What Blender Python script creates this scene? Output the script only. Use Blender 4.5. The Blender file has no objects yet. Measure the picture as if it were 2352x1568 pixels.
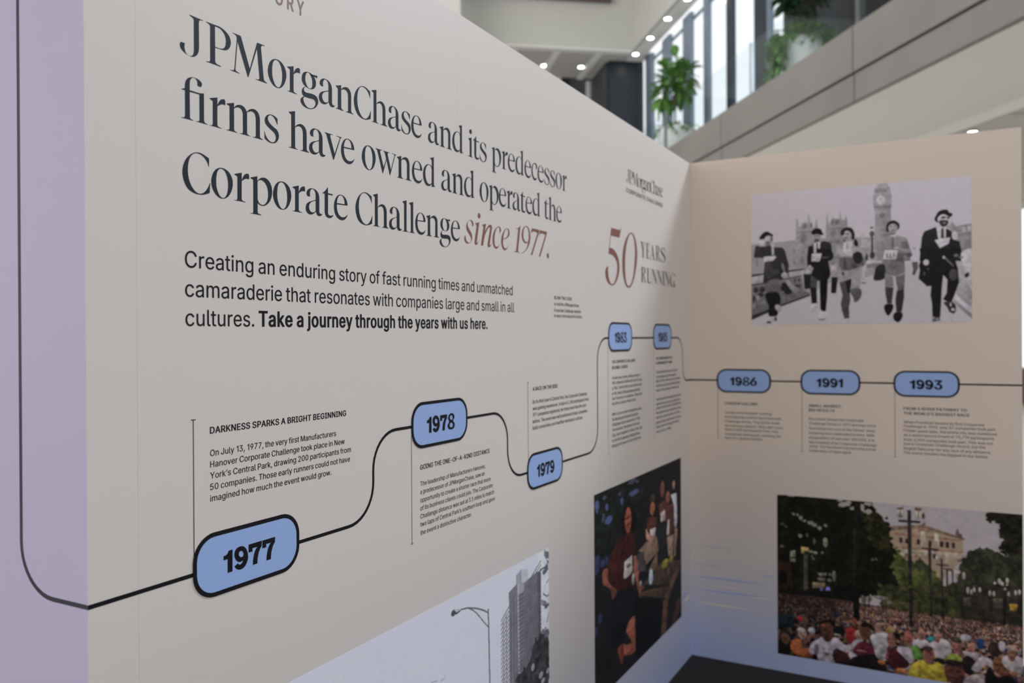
import bpy, bmesh, math, random
import numpy as np
from mathutils import Vector, Matrix
from mathutils.geometry import delaunay_2d_cdt

S = bpy.context.scene
COL = S.collection
rnd = random.Random(7)

# ------------------------------------------------------------------ camera
LENS, CAM = 28.750, Vector((-0.7825, -1.1645, 1.5719))
YAW, PITCH, ROLL = 0.498727, -0.0026638, -0.0055032
fw = Vector((math.cos(YAW) * math.cos(PITCH), math.sin(YAW) * math.cos(PITCH), math.sin(PITCH)))
rt = Vector((math.sin(YAW), -math.cos(YAW), 0))
up = rt.cross(fw)
r2 = math.cos(ROLL) * rt + math.sin(ROLL) * up
u2 = -math.sin(ROLL) * rt + math.cos(ROLL) * up
cd = bpy.data.cameras.new('camera')
cam = bpy.data.objects.new('camera', cd)
COL.objects.link(cam)
cam.matrix_world = Matrix(((r2.x, u2.x, -fw.x, CAM.x), (r2.y, u2.y, -fw.y, CAM.y), (r2.z, u2.z, -fw.z, CAM.z), (0, 0, 0, 1)))
cd.sensor_width = 36
cd.lens = LENS
cd.clip_start = 0.05
cd.clip_end = 300
cd.dof.use_dof = True
cd.dof.focus_distance = 1.68
cd.dof.aperture_fstop = 3.0
cd.dof.aperture_blades = 9
S.camera = cam

# ------------------------------------------------------------------ world, lights, exposure
w = bpy.data.worlds.new('world')
S.world = w
w.use_nodes = True
bg = w.node_tree.nodes['Background']
bg.inputs[0].default_value = (0.93, 0.97, 1.0, 1)
bg.inputs[1].default_value = 1.2
S.view_settings.view_transform = 'Standard'
S.view_settings.look = 'None'
S.view_settings.gamma = 1
S.view_settings.use_curve_mapping = False
S.view_settings.exposure = 0.0

H, L = 2.44, 3.2077                      # exhibition panel height and length

def area(name, loc, target, size, power, color):
    d = bpy.data.lights.new(name, 'AREA')
    d.shape = 'RECTANGLE'
    d.size, d.size_y = size
    d.energy = power
    d.color = color
    o = bpy.data.objects.new(name, d)
    COL.objects.link(o)
    o.location = loc
    o.rotation_euler = (Vector(target) - Vector(loc)).to_track_quat('-Z', 'Y').to_euler()
    return o

TH = YAW + 0.162526                     # direction of the balcony edge
uh, vh = Vector((math.cos(TH), math.sin(TH))), Vector((math.sin(TH), -math.cos(TH)))
def B0(u, v, h):
    q = Vector((CAM.x, CAM.y)) + uh * u + vh * v
    return Vector((q.x, q.y, CAM.z + h))

# daylight through the tall window wall on the right, and from the glazing on the left behind the long panel
area('window_daylight', (9.2, -4.3, 9.3), (2.2, 0.0, 1.7), (2.4, 2.4), 740, (0.87, 0.98, 1.10))
area('left_window_daylight', (-9.0, 3.0, 4.0), (1.5, 0.0, 1.8), (4.0, 3.0), 82, (0.97, 0.90, 1.08))
# added out-of-view lamp that brightens the balcony fascia and underside
fill_lamp = area('balcony_fill', B0(15, -2, 10.5), B0(16, 6.5, 3), (8, 6), 860, (1.0, 0.98, 0.95))

# ------------------------------------------------------------------ materials
def mat(name, color, rough=0.6, metal=0.0, spec=0.5, noise=0.0, scale=20.0, bump=0.0, emit=0.0):
    m = bpy.data.materials.new(name)
    m.use_nodes = True
    nt = m.node_tree
    b = nt.nodes['Principled BSDF']
    b.inputs['Base Color'].default_value = (*color, 1)
    b.inputs['Roughness'].default_value = rough
    b.inputs['Metallic'].default_value = metal
    b.inputs['Specular IOR Level'].default_value = spec
    if noise or bump:
        tc = nt.nodes.new('ShaderNodeTexCoord')
        n = nt.nodes.new('ShaderNodeTexNoise')
        n.inputs['Scale'].default_value = scale
        n.inputs['Detail'].default_value = 4
        nt.links.new(tc.outputs['Object'], n.inputs['Vector'])
        if noise:
            mx = nt.nodes.new('ShaderNodeMixRGB')
            mx.inputs[1].default_value = (*[c * (1 - noise) for c in color], 1)
            mx.inputs[2].default_value = (*[min(1, c * (1 + noise)) for c in color], 1)
            nt.links.new(n.outputs['Fac'], mx.inputs[0])
            nt.links.new(mx.outputs[0], b.inputs['Base Color'])
        if bump:
            bp = nt.nodes.new('ShaderNodeBump')
            bp.inputs['Strength'].default_value = bump
            bp.inputs['Distance'].default_value = 0.01
            nt.links.new(n.outputs['Fac'], bp.inputs['Height'])
            nt.links.new(bp.outputs[0], b.inputs['Normal'])
    if emit:
        b.inputs['Emission Color'].default_value = (*color, 1)
        b.inputs['Emission Strength'].default_value = emit
    return m

def panel_mat(name, top, mid, low):
    """printed wall graphic: plain ground that turns lilac and then blue towards the floor"""
    m = mat(name, top, 0.5, spec=0.35)
    nt = m.node_tree
    b = nt.nodes['Principled BSDF']
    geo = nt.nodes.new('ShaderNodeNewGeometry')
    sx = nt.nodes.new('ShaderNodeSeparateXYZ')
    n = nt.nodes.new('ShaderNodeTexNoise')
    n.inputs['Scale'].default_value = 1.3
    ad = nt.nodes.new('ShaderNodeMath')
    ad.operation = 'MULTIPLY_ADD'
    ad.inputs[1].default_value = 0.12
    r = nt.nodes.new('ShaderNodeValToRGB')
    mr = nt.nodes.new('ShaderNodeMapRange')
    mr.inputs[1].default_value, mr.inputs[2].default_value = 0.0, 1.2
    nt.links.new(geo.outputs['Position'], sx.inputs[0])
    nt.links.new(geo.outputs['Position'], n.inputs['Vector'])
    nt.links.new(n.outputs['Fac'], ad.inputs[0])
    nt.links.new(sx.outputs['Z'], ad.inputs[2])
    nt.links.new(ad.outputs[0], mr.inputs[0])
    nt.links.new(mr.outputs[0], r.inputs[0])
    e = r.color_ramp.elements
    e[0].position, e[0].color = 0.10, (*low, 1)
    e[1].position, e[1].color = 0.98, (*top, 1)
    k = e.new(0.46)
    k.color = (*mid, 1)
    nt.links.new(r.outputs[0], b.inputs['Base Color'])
    # fine orange-peel of the vinyl print
    n2 = nt.nodes.new('ShaderNodeTexNoise')
    n2.inputs['Scale'].default_value = 900
    bp = nt.nodes.new('ShaderNodeBump')
    bp.inputs['Strength'].default_value = 0.05
    bp.inputs['Distance'].default_value = 0.001
    nt.links.new(geo.outputs['Position'], n2.inputs['Vector'])
    nt.links.new(n2.outputs['Fac'], bp.inputs['Height'])
    nt.links.new(bp.outputs[0], b.inputs['Normal'])
    return m

M = {
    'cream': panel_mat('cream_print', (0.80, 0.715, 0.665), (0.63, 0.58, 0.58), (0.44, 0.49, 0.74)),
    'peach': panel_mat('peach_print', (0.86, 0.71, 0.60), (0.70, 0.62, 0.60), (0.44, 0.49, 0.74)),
    'lilac': mat('lilac_print', (0.69, 0.61, 0.80), 0.5, spec=0.35, noise=0.02, scale=2),
    'core': mat('panel_core', (0.55, 0.5, 0.46), 0.8),
    'navy': mat('navy_vinyl', (0.016, 0.022, 0.036), 0.5, spec=0.2),
    'black': mat('black_vinyl', (0.009, 0.009, 0.012), 0.55, spec=0.15),
    'grey': mat('grey_vinyl', (0.055, 0.053, 0.055), 0.5, spec=0.35),
    'black_sheen': mat('black_vinyl_sheen', (0.035, 0.028, 0.05), 0.45, spec=0.4),  # black line vinyl lightened to violet: surface sheen put into the colour
    'brown': mat('brown_vinyl', (0.26, 0.10, 0.072), 0.5, spec=0.35),
    'dusty': mat('dusty_brown_vinyl', (0.29, 0.17, 0.16), 0.5, spec=0.35),
    'blue': mat('badge_blue', (0.36, 0.50, 0.86), 0.5, spec=0.35, noise=0.03, scale=40),
    'streak_b': mat('streak_blue', (0.30, 0.40, 0.78), 0.6), 'streak_g': mat('streak_grey', (0.50, 0.50, 0.60), 0.6),
    'streak_p': mat('streak_peach', (0.80, 0.66, 0.62), 0.6), 'streak_y': mat('streak_yellow', (0.85, 0.76, 0.58), 0.6),
    'carpet': mat('charcoal_carpet', (0.030, 0.027, 0.026), 0.95, noise=0.5, scale=160, bump=0.8),
    'stone_floor': mat('beige_stone_floor', (0.74, 0.69, 0.63), 0.4, noise=0.06, scale=0.8),
    'stone': mat('grey_limestone', (0.225, 0.208, 0.193), 0.6, noise=0.2, scale=0.9),
    'groove': mat('shadow_gap', (0.15, 0.14, 0.13), 0.8),
    'plaster': mat('white_plaster', (0.57, 0.565, 0.53), 0.8, noise=0.02, scale=2),
    'soffit': mat('soffit_white', (0.86, 0.85, 0.82), 0.8),
    'ceil': mat('grey_acoustic_ceiling', (0.58, 0.56, 0.54), 0.85, noise=0.1, scale=30),
    'batten': mat('ceiling_batten', (0.92, 0.92, 0.90), 0.6),
    'bronze': mat('bronze_panel', (0.16, 0.105, 0.10), 0.5, noise=0.1, scale=3),
    'core_wall': mat('dark_cladding', (0.020, 0.026, 0.034), 0.35, noise=0.2, scale=2),
    'core_side': mat('charcoal_cladding', (0.07, 0.072, 0.078), 0.5, noise=0.1, scale=2),
    'mullion': mat('slate_mullion', (0.20, 0.25, 0.32), 0.45, metal=0.2),
    'mullion_d': mat('dark_mullion', (0.035, 0.045, 0.06), 0.4, metal=0.2),
    'white': mat('white_planter', (0.80, 0.80, 0.78), 0.4),
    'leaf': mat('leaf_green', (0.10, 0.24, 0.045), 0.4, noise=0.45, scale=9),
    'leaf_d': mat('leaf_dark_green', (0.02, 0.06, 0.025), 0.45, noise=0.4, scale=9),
    'trunk': mat('plant_stem', (0.16, 0.12, 0.08), 0.8),
    'soil': mat('soil', (0.03, 0.022, 0.016), 0.95),
    'steel': mat('brushed_steel', (0.62, 0.64, 0.66), 0.35, metal=0.9),
    'lamp': mat('downlight_lens', (1.0, 0.97, 0.92), 0.4, emit=14),
    'trim': mat('downlight_trim', (0.8, 0.8, 0.8), 0.5),
}

def glass_mat(name, tint, trans):
    m = bpy.data.materials.new(name)
    m.use_nodes = True
    nt = m.node_tree
    nt.nodes.remove(nt.nodes['Principled BSDF'])
    t = nt.nodes.new('ShaderNodeBsdfTransparent')
    t.inputs[0].default_value = (*tint, 1)
    g = nt.nodes.new('ShaderNodeBsdfGlossy')
    g.inputs[0].default_value = (0.9, 0.95, 1, 1)
    g.inputs['Roughness'].default_value = 0.02
    mx = nt.nodes.new('ShaderNodeMixShader')
    mx.inputs[0].default_value = 1 - trans
    nt.links.new(t.outputs[0], mx.inputs[1])
    nt.links.new(g.outputs[0], mx.inputs[2])
    nt.links.new(mx.outputs[0], nt.nodes['Material Output'].inputs[0])
    return m
M['glass'] = glass_mat('balustrade_glass', (0.94, 0.965, 0.97), 0.95)
M['pane'] = glass_mat('window_glass', (0.99, 0.995, 1.0), 0.97)

# ------------------------------------------------------------------ object helpers
def tag(o, label=None, cat=None, group=None, kind=None):
    if label: o['label'] = label
    if cat: o['category'] = cat
    if group: o['group'] = group
    if kind: o['kind'] = kind
    return o

def link(name, me, m=None, parent=None):
    o = bpy.data.objects.new(name, me)
    COL.objects.link(o)
    if m is not None:
        me.materials.append(m)
    if parent is not None:
        o.parent = parent
        o.matrix_parent_inverse = parent_inv(parent)
    return o

def parent_inv(p):
    return Matrix.Translation(-p.location) if p.type == 'EMPTY' else Matrix.Identity(4)

def empty(name, loc=(0, 0, 0)):
    o = bpy.data.objects.new(name, None)
    o.empty_display_size = 0.1
    COL.objects.link(o)
    o.location = loc
    return o

def from_bm(name, bm, m, parent=None, smooth=False):
    me = bpy.data.meshes.new(name)
    bmesh.ops.recalc_face_normals(bm, faces=bm.faces)
    bm.to_mesh(me)
    bm.free()
    if smooth:
        for f in me.polygons:
            f.use_smooth = True
    return link(name, me, m, parent)

def prism(bm, poly, axis_pts):
    """poly: 2-D outline; axis_pts: function (a, b, t) -> Vector for t = 0, 1"""
    lo = [bm.verts.new(axis_pts(a, b, 0)) for a, b in poly]
    hi = [bm.verts.new(axis_pts(a, b, 1)) for a, b in poly]
    n = len(poly)
    bm.faces.new(lo)
    bm.faces.new(hi[::-1])
    for i in range(n):
        bm.faces.new((lo[i], hi[i], hi[(i + 1) % n], lo[(i + 1) % n]))

def box(bm, lo, hi, tf=lambda x, y, z: Vector((x, y, z))):
    v = [bm.verts.new(tf(x, y, z)) for x in (lo[0], hi[0]) for y in (lo[1], hi[1]) for z in (lo[2], hi[2])]
    for f in ((0, 1, 3, 2), (4, 6, 7, 5), (0, 4, 5, 1), (2, 3, 7, 6), (0, 2, 6, 4), (1, 5, 7, 3)):
        bm.faces.new([v[i] for i in f])

def box_obj(name, lo, hi, m, parent=None, tf=lambda x, y, z: Vector((x, y, z))):
    bm = bmesh.new()
    box(bm, lo, hi, tf)
    return from_bm(name, bm, m, parent)

# the two faces lettering is applied to: (a, z, lift) -> world
def on_main(a, z, d=0.0): return (a, -d, z)
def on_right(a, z, d=0.0): return (L - d, -a, z)
def on_left(a, z, d=0.0): return (-d, a, z)
FACE = {'M': on_main, 'R': on_right, 'X': on_left}

# ------------------------------------------------------------------ lettering
SERIF_RAW = """J	205,704c 495,700c 493,692c 453,689 418,675 404,639 401,591c 402,198c 394,133 365,63 314,13 270,-7 214,-13 152,-6 84,19 36,50 6,87 0,125 6,156 22,180c 104,178c 94,129 101,75 121,25 158,-4 201,-9 239,1 274,35 291,92 294,165c 295,608c 292,648 275,668 238,681 204,694c
P	0,703c 203,708c 283,711 371,697 459,661 520,616 554,557 562,495 547,430 505,369 443,329 374,315 293,308 200,306c 201,81c 206,45 231,24 284,15 331,5c 329,-5c 1,-3c 3,6c 40,9 73,19 90,48c 94,617c 91,653 71,678 39,688 3,696c;200,684c 256,686 330,673 391,634 428,587 447,523 444,442 423,382 381,342 320,324 253,319 200,322c
M	61,704c 254,702c 470,156c 657,705c 850,706c 847,696c 801,690 768,673 754,637c 819,63c 834,33 864,18 905,7c 901,-4c 613,-3c 614,7c 660,9 693,20 712,50c 652,589c 434,-9c 420,-13c 175,579c 120,57c 128,32 161,14 221,5c 217,-5c 0,-2c 0,8c 49,13 84,28 98,56c 158,607c 156,644 138,676 103,689 64,696c
o	0,255 16,345 63,444 126,503 188,530 267,538 362,514 442,450 487,357 492,265 464,164 407,67 342,12 278,-11 200,-11 106,33 37,117;111,264 117,368 141,455 180,505 228,521 291,505 346,434 377,338 384,236 372,139 343,62 302,14 255,0 200,24 146,101 117,185
r	5,481c 180,534c 178,391c 206,448 247,506 295,532 342,536 360,513c 359,438c 307,440 253,425 206,395 178,374c 175,53c 185,24 216,11 273,6c 267,-4c 0,-3c 1,6c 43,7 63,18 74,46c 77,443c 5,472c
g	39,355 54,431 93,490 153,522 222,535 300,529 370,500 431,450 454,383 446,307 403,247 341,215 263,204 185,214 108,242 57,288;140,383 149,451 174,500 214,526 257,521 305,476 340,413 349,343 338,267 310,226 268,212 216,222 172,271 146,324|300,529c 344,517c 494,532c 497,484c 382,490c 335,491c|137,222c 82,181 44,129 39,86 50,47 81,19 106,7c 38,-28 0,-80 3,-121 45,-170 113,-201 199,-211 311,-199 408,-160 480,-94 516,-30 516,32 490,80 428,110 349,118 236,109 141,106 102,126 99,161 120,197 154,218c;118,7c 85,-28 80,-65 105,-119 156,-167 225,-192 303,-185 373,-156 426,-100 441,-48 427,-9 375,15 287,11 183,6
a	132,363c 72,359 36,381 28,421 46,469 92,509 146,531 210,536 301,520 366,475 397,414 405,341c 403,90c 412,61 446,44 498,51c 474,19 417,-4 361,-2 325,27 301,77c 251,34 187,2 114,-6 42,19 7,65 0,119 17,179 62,227 135,261 226,291 296,319c 297,413c 286,466 255,508 210,524 173,516 140,483 123,429 128,380;296,300c 207,269 134,227 103,182 97,131 118,81 160,48 215,46 260,63 294,88c
n	6,485c 182,538c 181,443c 229,493 307,531 385,541 454,514 497,461 512,374c 509,56c 525,28 548,20 584,12c 578,2c 332,1c 336,11c 381,17 400,30 406,51c 409,322c 404,398 371,454 316,475 249,467 181,430c 181,61c 193,32 216,21 254,12c 244,0c 0,-1c 2,9c 44,12 63,26 72,53c 76,440c 10,476c
C	571,655c 508,679 421,709 335,716 249,696 150,634 66,538 17,426 0,331 9,242 43,144 111,52 202,3 300,-17 415,-12 502,11 579,42c 594,222c 585,221c 540,131 481,57 415,12 343,1 265,30 188,110 136,217 116,329 117,432 139,540 185,629 249,680 313,697 392,686 471,643 529,577 565,501c 569,502c
h	9,703c 183,757c 181,439c 223,484 290,521 367,535 443,510 494,455 514,374c 513,66c 525,33 551,19 588,8c 581,-1c 333,-2c 337,10c 371,11 396,25 407,51c 408,340c 396,415 366,462 315,479 256,468 182,428c 181,48c 189,26 210,12 261,8c 252,-2c 0,-3c 3,7c 39,8 66,21 76,51c 78,664c 13,692c
s	346,492c 288,519 217,535 140,528 78,502 31,452 12,391 30,332 84,287 168,243 254,199 293,155 300,99 276,42 221,8 158,7 89,44 36,101 6,183c 0,182c 8,38c 74,6 151,-14 228,-9 299,18 355,76 381,151 372,218 325,272 247,306 161,350 108,395 93,443 108,487 147,515 202,520 264,483 311,424 342,368c 348,369c
e	440,334c 427,405 378,483 300,529 200,536 111,500 45,422 5,320 0,233 21,137 75,54 162,5 261,-6 351,25 408,79 447,152c 386,97 307,65 218,66 141,116 98,209 92,316c 435,333c;92,342c 111,428 155,498 211,525 277,513 328,451 347,352c
v	0,524c 254,527c 246,514c 203,513 178,490 182,462c 314,128c 476,478c 476,507 441,517 377,518c 377,529c 554,526c 545,514c 523,513 502,487 488,455c 287,-5c 270,-8c 82,427c 61,479 41,503 4,513c
w	0,530c 236,531c 229,517c 184,514 166,491 169,461c 292,146c 390,360c 341,479c 316,510 279,516c 279,528c 516,528c 511,515c 460,510 444,491 449,453c 566,140c 706,487c 699,517 660,520 608,523c 608,531c 782,528c 777,516c 743,509 724,474c 539,3c 521,0c 400,335c 266,3c 249,0c 68,464c 44,505 0,516c
d	315,722c 480,766c 476,68c 493,46 548,41c 542,31c 379,-1c 377,78c 314,26 225,0 123,15 36,106 0,224 10,342 69,460 157,526 245,550 325,543 384,511c 386,668c 321,710c;381,457c 349,510 290,538 230,531 157,476 106,375 102,258 133,147 196,74 270,55 329,70 377,103c
i	136,758 188,741 205,695 176,642 145,624 100,640 69,678 84,727|19,490c 189,543c 187,40c 208,16 261,8c 250,-3c 0,8c 7,20c 59,24 87,48c 87,438c 26,479c
t	165,640c 164,511c 311,510c 310,482c 166,482c 163,125c 170,73 215,46 275,53 335,77c 304,30 234,-5 165,-7 101,18 68,73 61,152c 64,489c 0,483c 0,497c 82,551 132,605
p	9,481c 181,533c 180,440c 226,488 312,528 389,531 475,491 536,411 558,311 546,206 498,103 419,27 333,-10 256,-8 184,26c 182,-145c 195,-168 229,-177 278,-185c 275,-196c 0,-193c 3,-184c 45,-184 65,-173 75,-146c 78,445c 12,472c;184,431c 235,467 294,474 362,447 414,392 444,319 456,231 443,140 406,64 350,18 290,6 231,27 184,90c
ﬁ	4,488c 80,518c 80,569c 91,633 124,688 180,729 243,749 318,751 394,731 435,700 440,670 426,635 406,622c 345,628c 345,661 337,705 308,738 262,746 218,724 190,681 179,616c 179,509c 386,508c 483,530c 481,50c 491,27 517,12 560,6c 556,-4c 306,-2c 309,7c 350,9 373,21 385,44c 385,485c 178,481c 180,43c 190,20 212,12 256,7c 249,-3c 0,-5c 0,5c 39,8 64,18 79,50c 80,481c 4,482c
m	8,480c 182,534c 181,441c 233,498 312,528 383,529 447,495 490,439c 549,497 623,529 697,532 764,498 801,439 815,364c 812,59c 824,27 850,16 888,9c 881,-2c 633,1c 636,10c 675,12 700,24 712,54c 713,318c 707,395 684,451 637,477 571,469 495,429c 494,58c 504,27 528,15 570,10c 564,0c 317,0c 320,9c 357,11 382,23 393,53c 393,322c 389,398 361,452 311,473 247,465 182,428c 181,56c 190,25 215,14 253,8c 248,-2c 0,-2c 3,7c 37,9 65,22 76,49c 77,449c 11,472c
l	15,713c 181,763c 174,55c 187,26 251,13c 243,2c 0,-2c 5,9c 46,11 71,21 79,52c 80,668c 20,699c
c	383,381c 398,446 361,513 269,543 177,530 71,461 6,345 0,240 35,122 111,31 216,-8 309,21 389,129c 310,74 217,69 135,118 82,234 83,359 116,459 190,514 255,504 310,451 313,358c
is	420,476c 458,510 477,555 459,602 396,643 303,647 211,608 134,533 102,445 123,363 207,282 299,208 344,146 337,72 285,31 216,18 136,52 80,119 65,201c 53,200c 1,140 0,75 45,19 113,-10 193,-7 297,26 379,101 410,183 392,260 323,337 232,412 180,478 176,538 211,596 269,631 338,624 395,564 411,481c
ii	246,896 306,879 330,826 305,767 257,743 209,762 179,813 198,871|48,592c 263,641c 123,101c 135,66 190,77 238,131 267,165c 274,162c 202,72 118,5 70,-6 18,12 0,65 12,115c 118,530c 53,581c
in	69,592c 285,643c 223,405c 323,528 423,609 524,642 599,629 624,575 602,484c 493,107c 497,70 542,74 606,124 634,152c 642,149c 567,70 491,6 441,-7 397,4 372,51 383,109c 502,498c 502,549 460,563 397,524 322,441 247,345 197,253c 116,8c 0,7c 147,545c 79,581c
ic	421,465c 474,509 493,569 449,629 358,651 253,619 136,536 32,397 0,254 11,129 79,33 194,-10 298,22 391,114 431,169c 423,171c 338,83 247,55 157,72 114,151 107,265 135,396 200,530 279,610 344,630 396,604 414,548 413,470c
ie	123,307c 279,340 415,400 498,487 499,580 445,639 337,647 215,601 93,483 12,345 0,202 36,89 115,12 221,-9 316,30 412,124 453,180c 445,182c 357,93 262,54 182,70 121,136 104,225c;123,324c 146,424 201,534 269,607 350,635 404,615 422,558 402,477 334,398 239,353
i1	471,847c 299,60c 327,29 432,11c 427,0c 0,4c 8,15c 106,23 163,41 186,90c 321,713c 142,706c 142,717c 312,743 413,797
i9	27,559 57,670 140,788 273,855 406,860 510,803 584,673 606,537 565,381 459,233 279,93 102,10 0,-12c 0,-2c 190,72 339,181 445,376c 356,336 252,326 135,366 55,453;138,584 162,695 228,805 317,840 406,818 479,717 499,581 482,456 416,387 312,370 209,414 151,490
i7	81,839c 603,842c 564,738c 102,0c 4,-1c 470,728c 166,742 80,714 12,658c 0,660c
i.	73,163 138,125 163,62 136,10 87,-16 29,22 0,85 23,137
L5	627,2204c 1539,2221c 1695,2344c 1496,1912c 577,1902c 434,1422c 846,1402 1172,1261 1407,1039 1480,801 1399,481 1157,188 827,12 596,-1 235,95 42,284 0,482 109,641 289,706c 286,503 372,239 597,57 828,81 1064,285 1229,608 1214,884 1028,1058 705,1166 322,1181c 532,1908c
L0	0,1073 104,1505 357,1885 662,2132 1022,2264 1333,2208 1593,1944 1716,1589 1688,1182 1522,728 1253,308 938,53 631,0 331,107 89,445;315,1064 401,1498 608,1912 835,2152 1042,2219 1248,2126 1412,1852 1459,1491 1400,1084 1257,599 1012,220 734,78 532,119 365,394 311,745
B1	209,402c 203,2c 93,0c 95,251c 0,251c 1,328c 57,332 99,361 114,396c
B9	2,281 14,351 65,401 138,415 211,402 277,347 316,264 328,176 304,90 252,23 178,-9 105,-6 40,31 0,80c 84,119c 113,86 164,90 194,117 209,147c 164,130 92,142 34,195;104,279 122,320 166,327 207,295 220,258 206,221 165,212 124,235
B7	1,402c 331,404c 325,306c 270,235 231,128 215,-1c 103,-2c 116,121 155,238 213,315c 97,315c 95,252c 0,256c
B8	179,416 306,371 336,294 264,216 340,138 328,44 251,-4 150,-9 39,26 0,112 76,204 27,283 63,370;194,360 239,321 239,265 183,242 127,266 123,330;192,167 247,126 247,71 180,44 115,74 116,138
cY	0,660c 200,660c 200,646c 165,646c 250,330c 330,646c 290,646c 290,660c 420,660c 420,646c 370,646c 265,290c 265,14c 310,14c 310,0c 130,0c 130,14c 175,14c 175,290c 45,646c 0,646c
cE	0,660c 300,660c 305,500c 290,500c 260,640c 150,645c 150,345c 230,345c 235,420c 250,420c 250,250c 235,250c 230,325c 150,325c 150,15c 270,20c 310,180c 325,180c 315,0c 0,0c 0,14c 55,14c 55,646c 0,646c
cA	200,660c 225,660c 400,14c 440,14c 440,0c 250,0c 250,14c 290,14c 250,190c 110,190c 70,14c 120,14c 120,0c 0,0c 0,14c 45,14c;118,210c 245,210c 185,500c
cU	0,660c 190,660c 190,646c 150,646c 150,180 155,90 200,30 270,30 330,80 345,180c 345,646c 300,646c 300,660c 400,660c 400,646c 362,646c 362,180c 355,60 300,-8 230,-10 110,-5 60,60 55,170c 55,646c 0,646c
cN	0,660c 120,660c 360,200c 360,646c 315,646c 315,660c 420,660c 420,646c 378,646c 378,-5c 360,-5c 70,560c 70,14c 115,14c 115,0c 0,0c 0,14c 52,14c 52,630c 0,646c
cI	0,660c 200,660c 200,646c 148,646c 148,14c 200,14c 200,0c 0,0c 0,14c 52,14c 52,646c 0,646c
cR	0,660c 230,660c 330,640 370,570 370,490 340,400 250,345c 390,14c 430,14c 430,0c 310,0c 180,335c 150,335c 150,14c 200,14c 200,0c 0,0c 0,14c 55,14c 55,646c 0,646c;150,640c 210,640 265,600 270,500 260,400 200,355 150,355c
cS	427,607c 355,640 268,660 173,651 96,619 38,558 15,482 37,410 104,354 207,300 313,245 361,191 370,122 340,52 273,10 195,9 110,54 44,125 7,226c 0,225c 10,47c 91,7 186,-17 281,-11 369,22 438,94 470,186 459,269 401,336 305,377 199,432 133,487 115,547 133,601 181,635 249,641 326,596 384,523 422,454c 429,455c
cG	525,603c 467,625 387,652 308,659 229,640 138,583 61,495 16,392 0,305 8,223 40,132 102,48 186,3 276,-16 382,-11 462,10 533,39c 546,204c 538,203c 497,121 443,52 382,11 316,1 244,28 173,101 125,200 107,303 108,397 128,497 170,579 229,626 288,641 361,631 433,592 487,531 520,461c 523,462c|330,280c 470,280c 470,266c 430,266c 430,50c 345,20c 345,266c 330,266c"""
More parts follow.
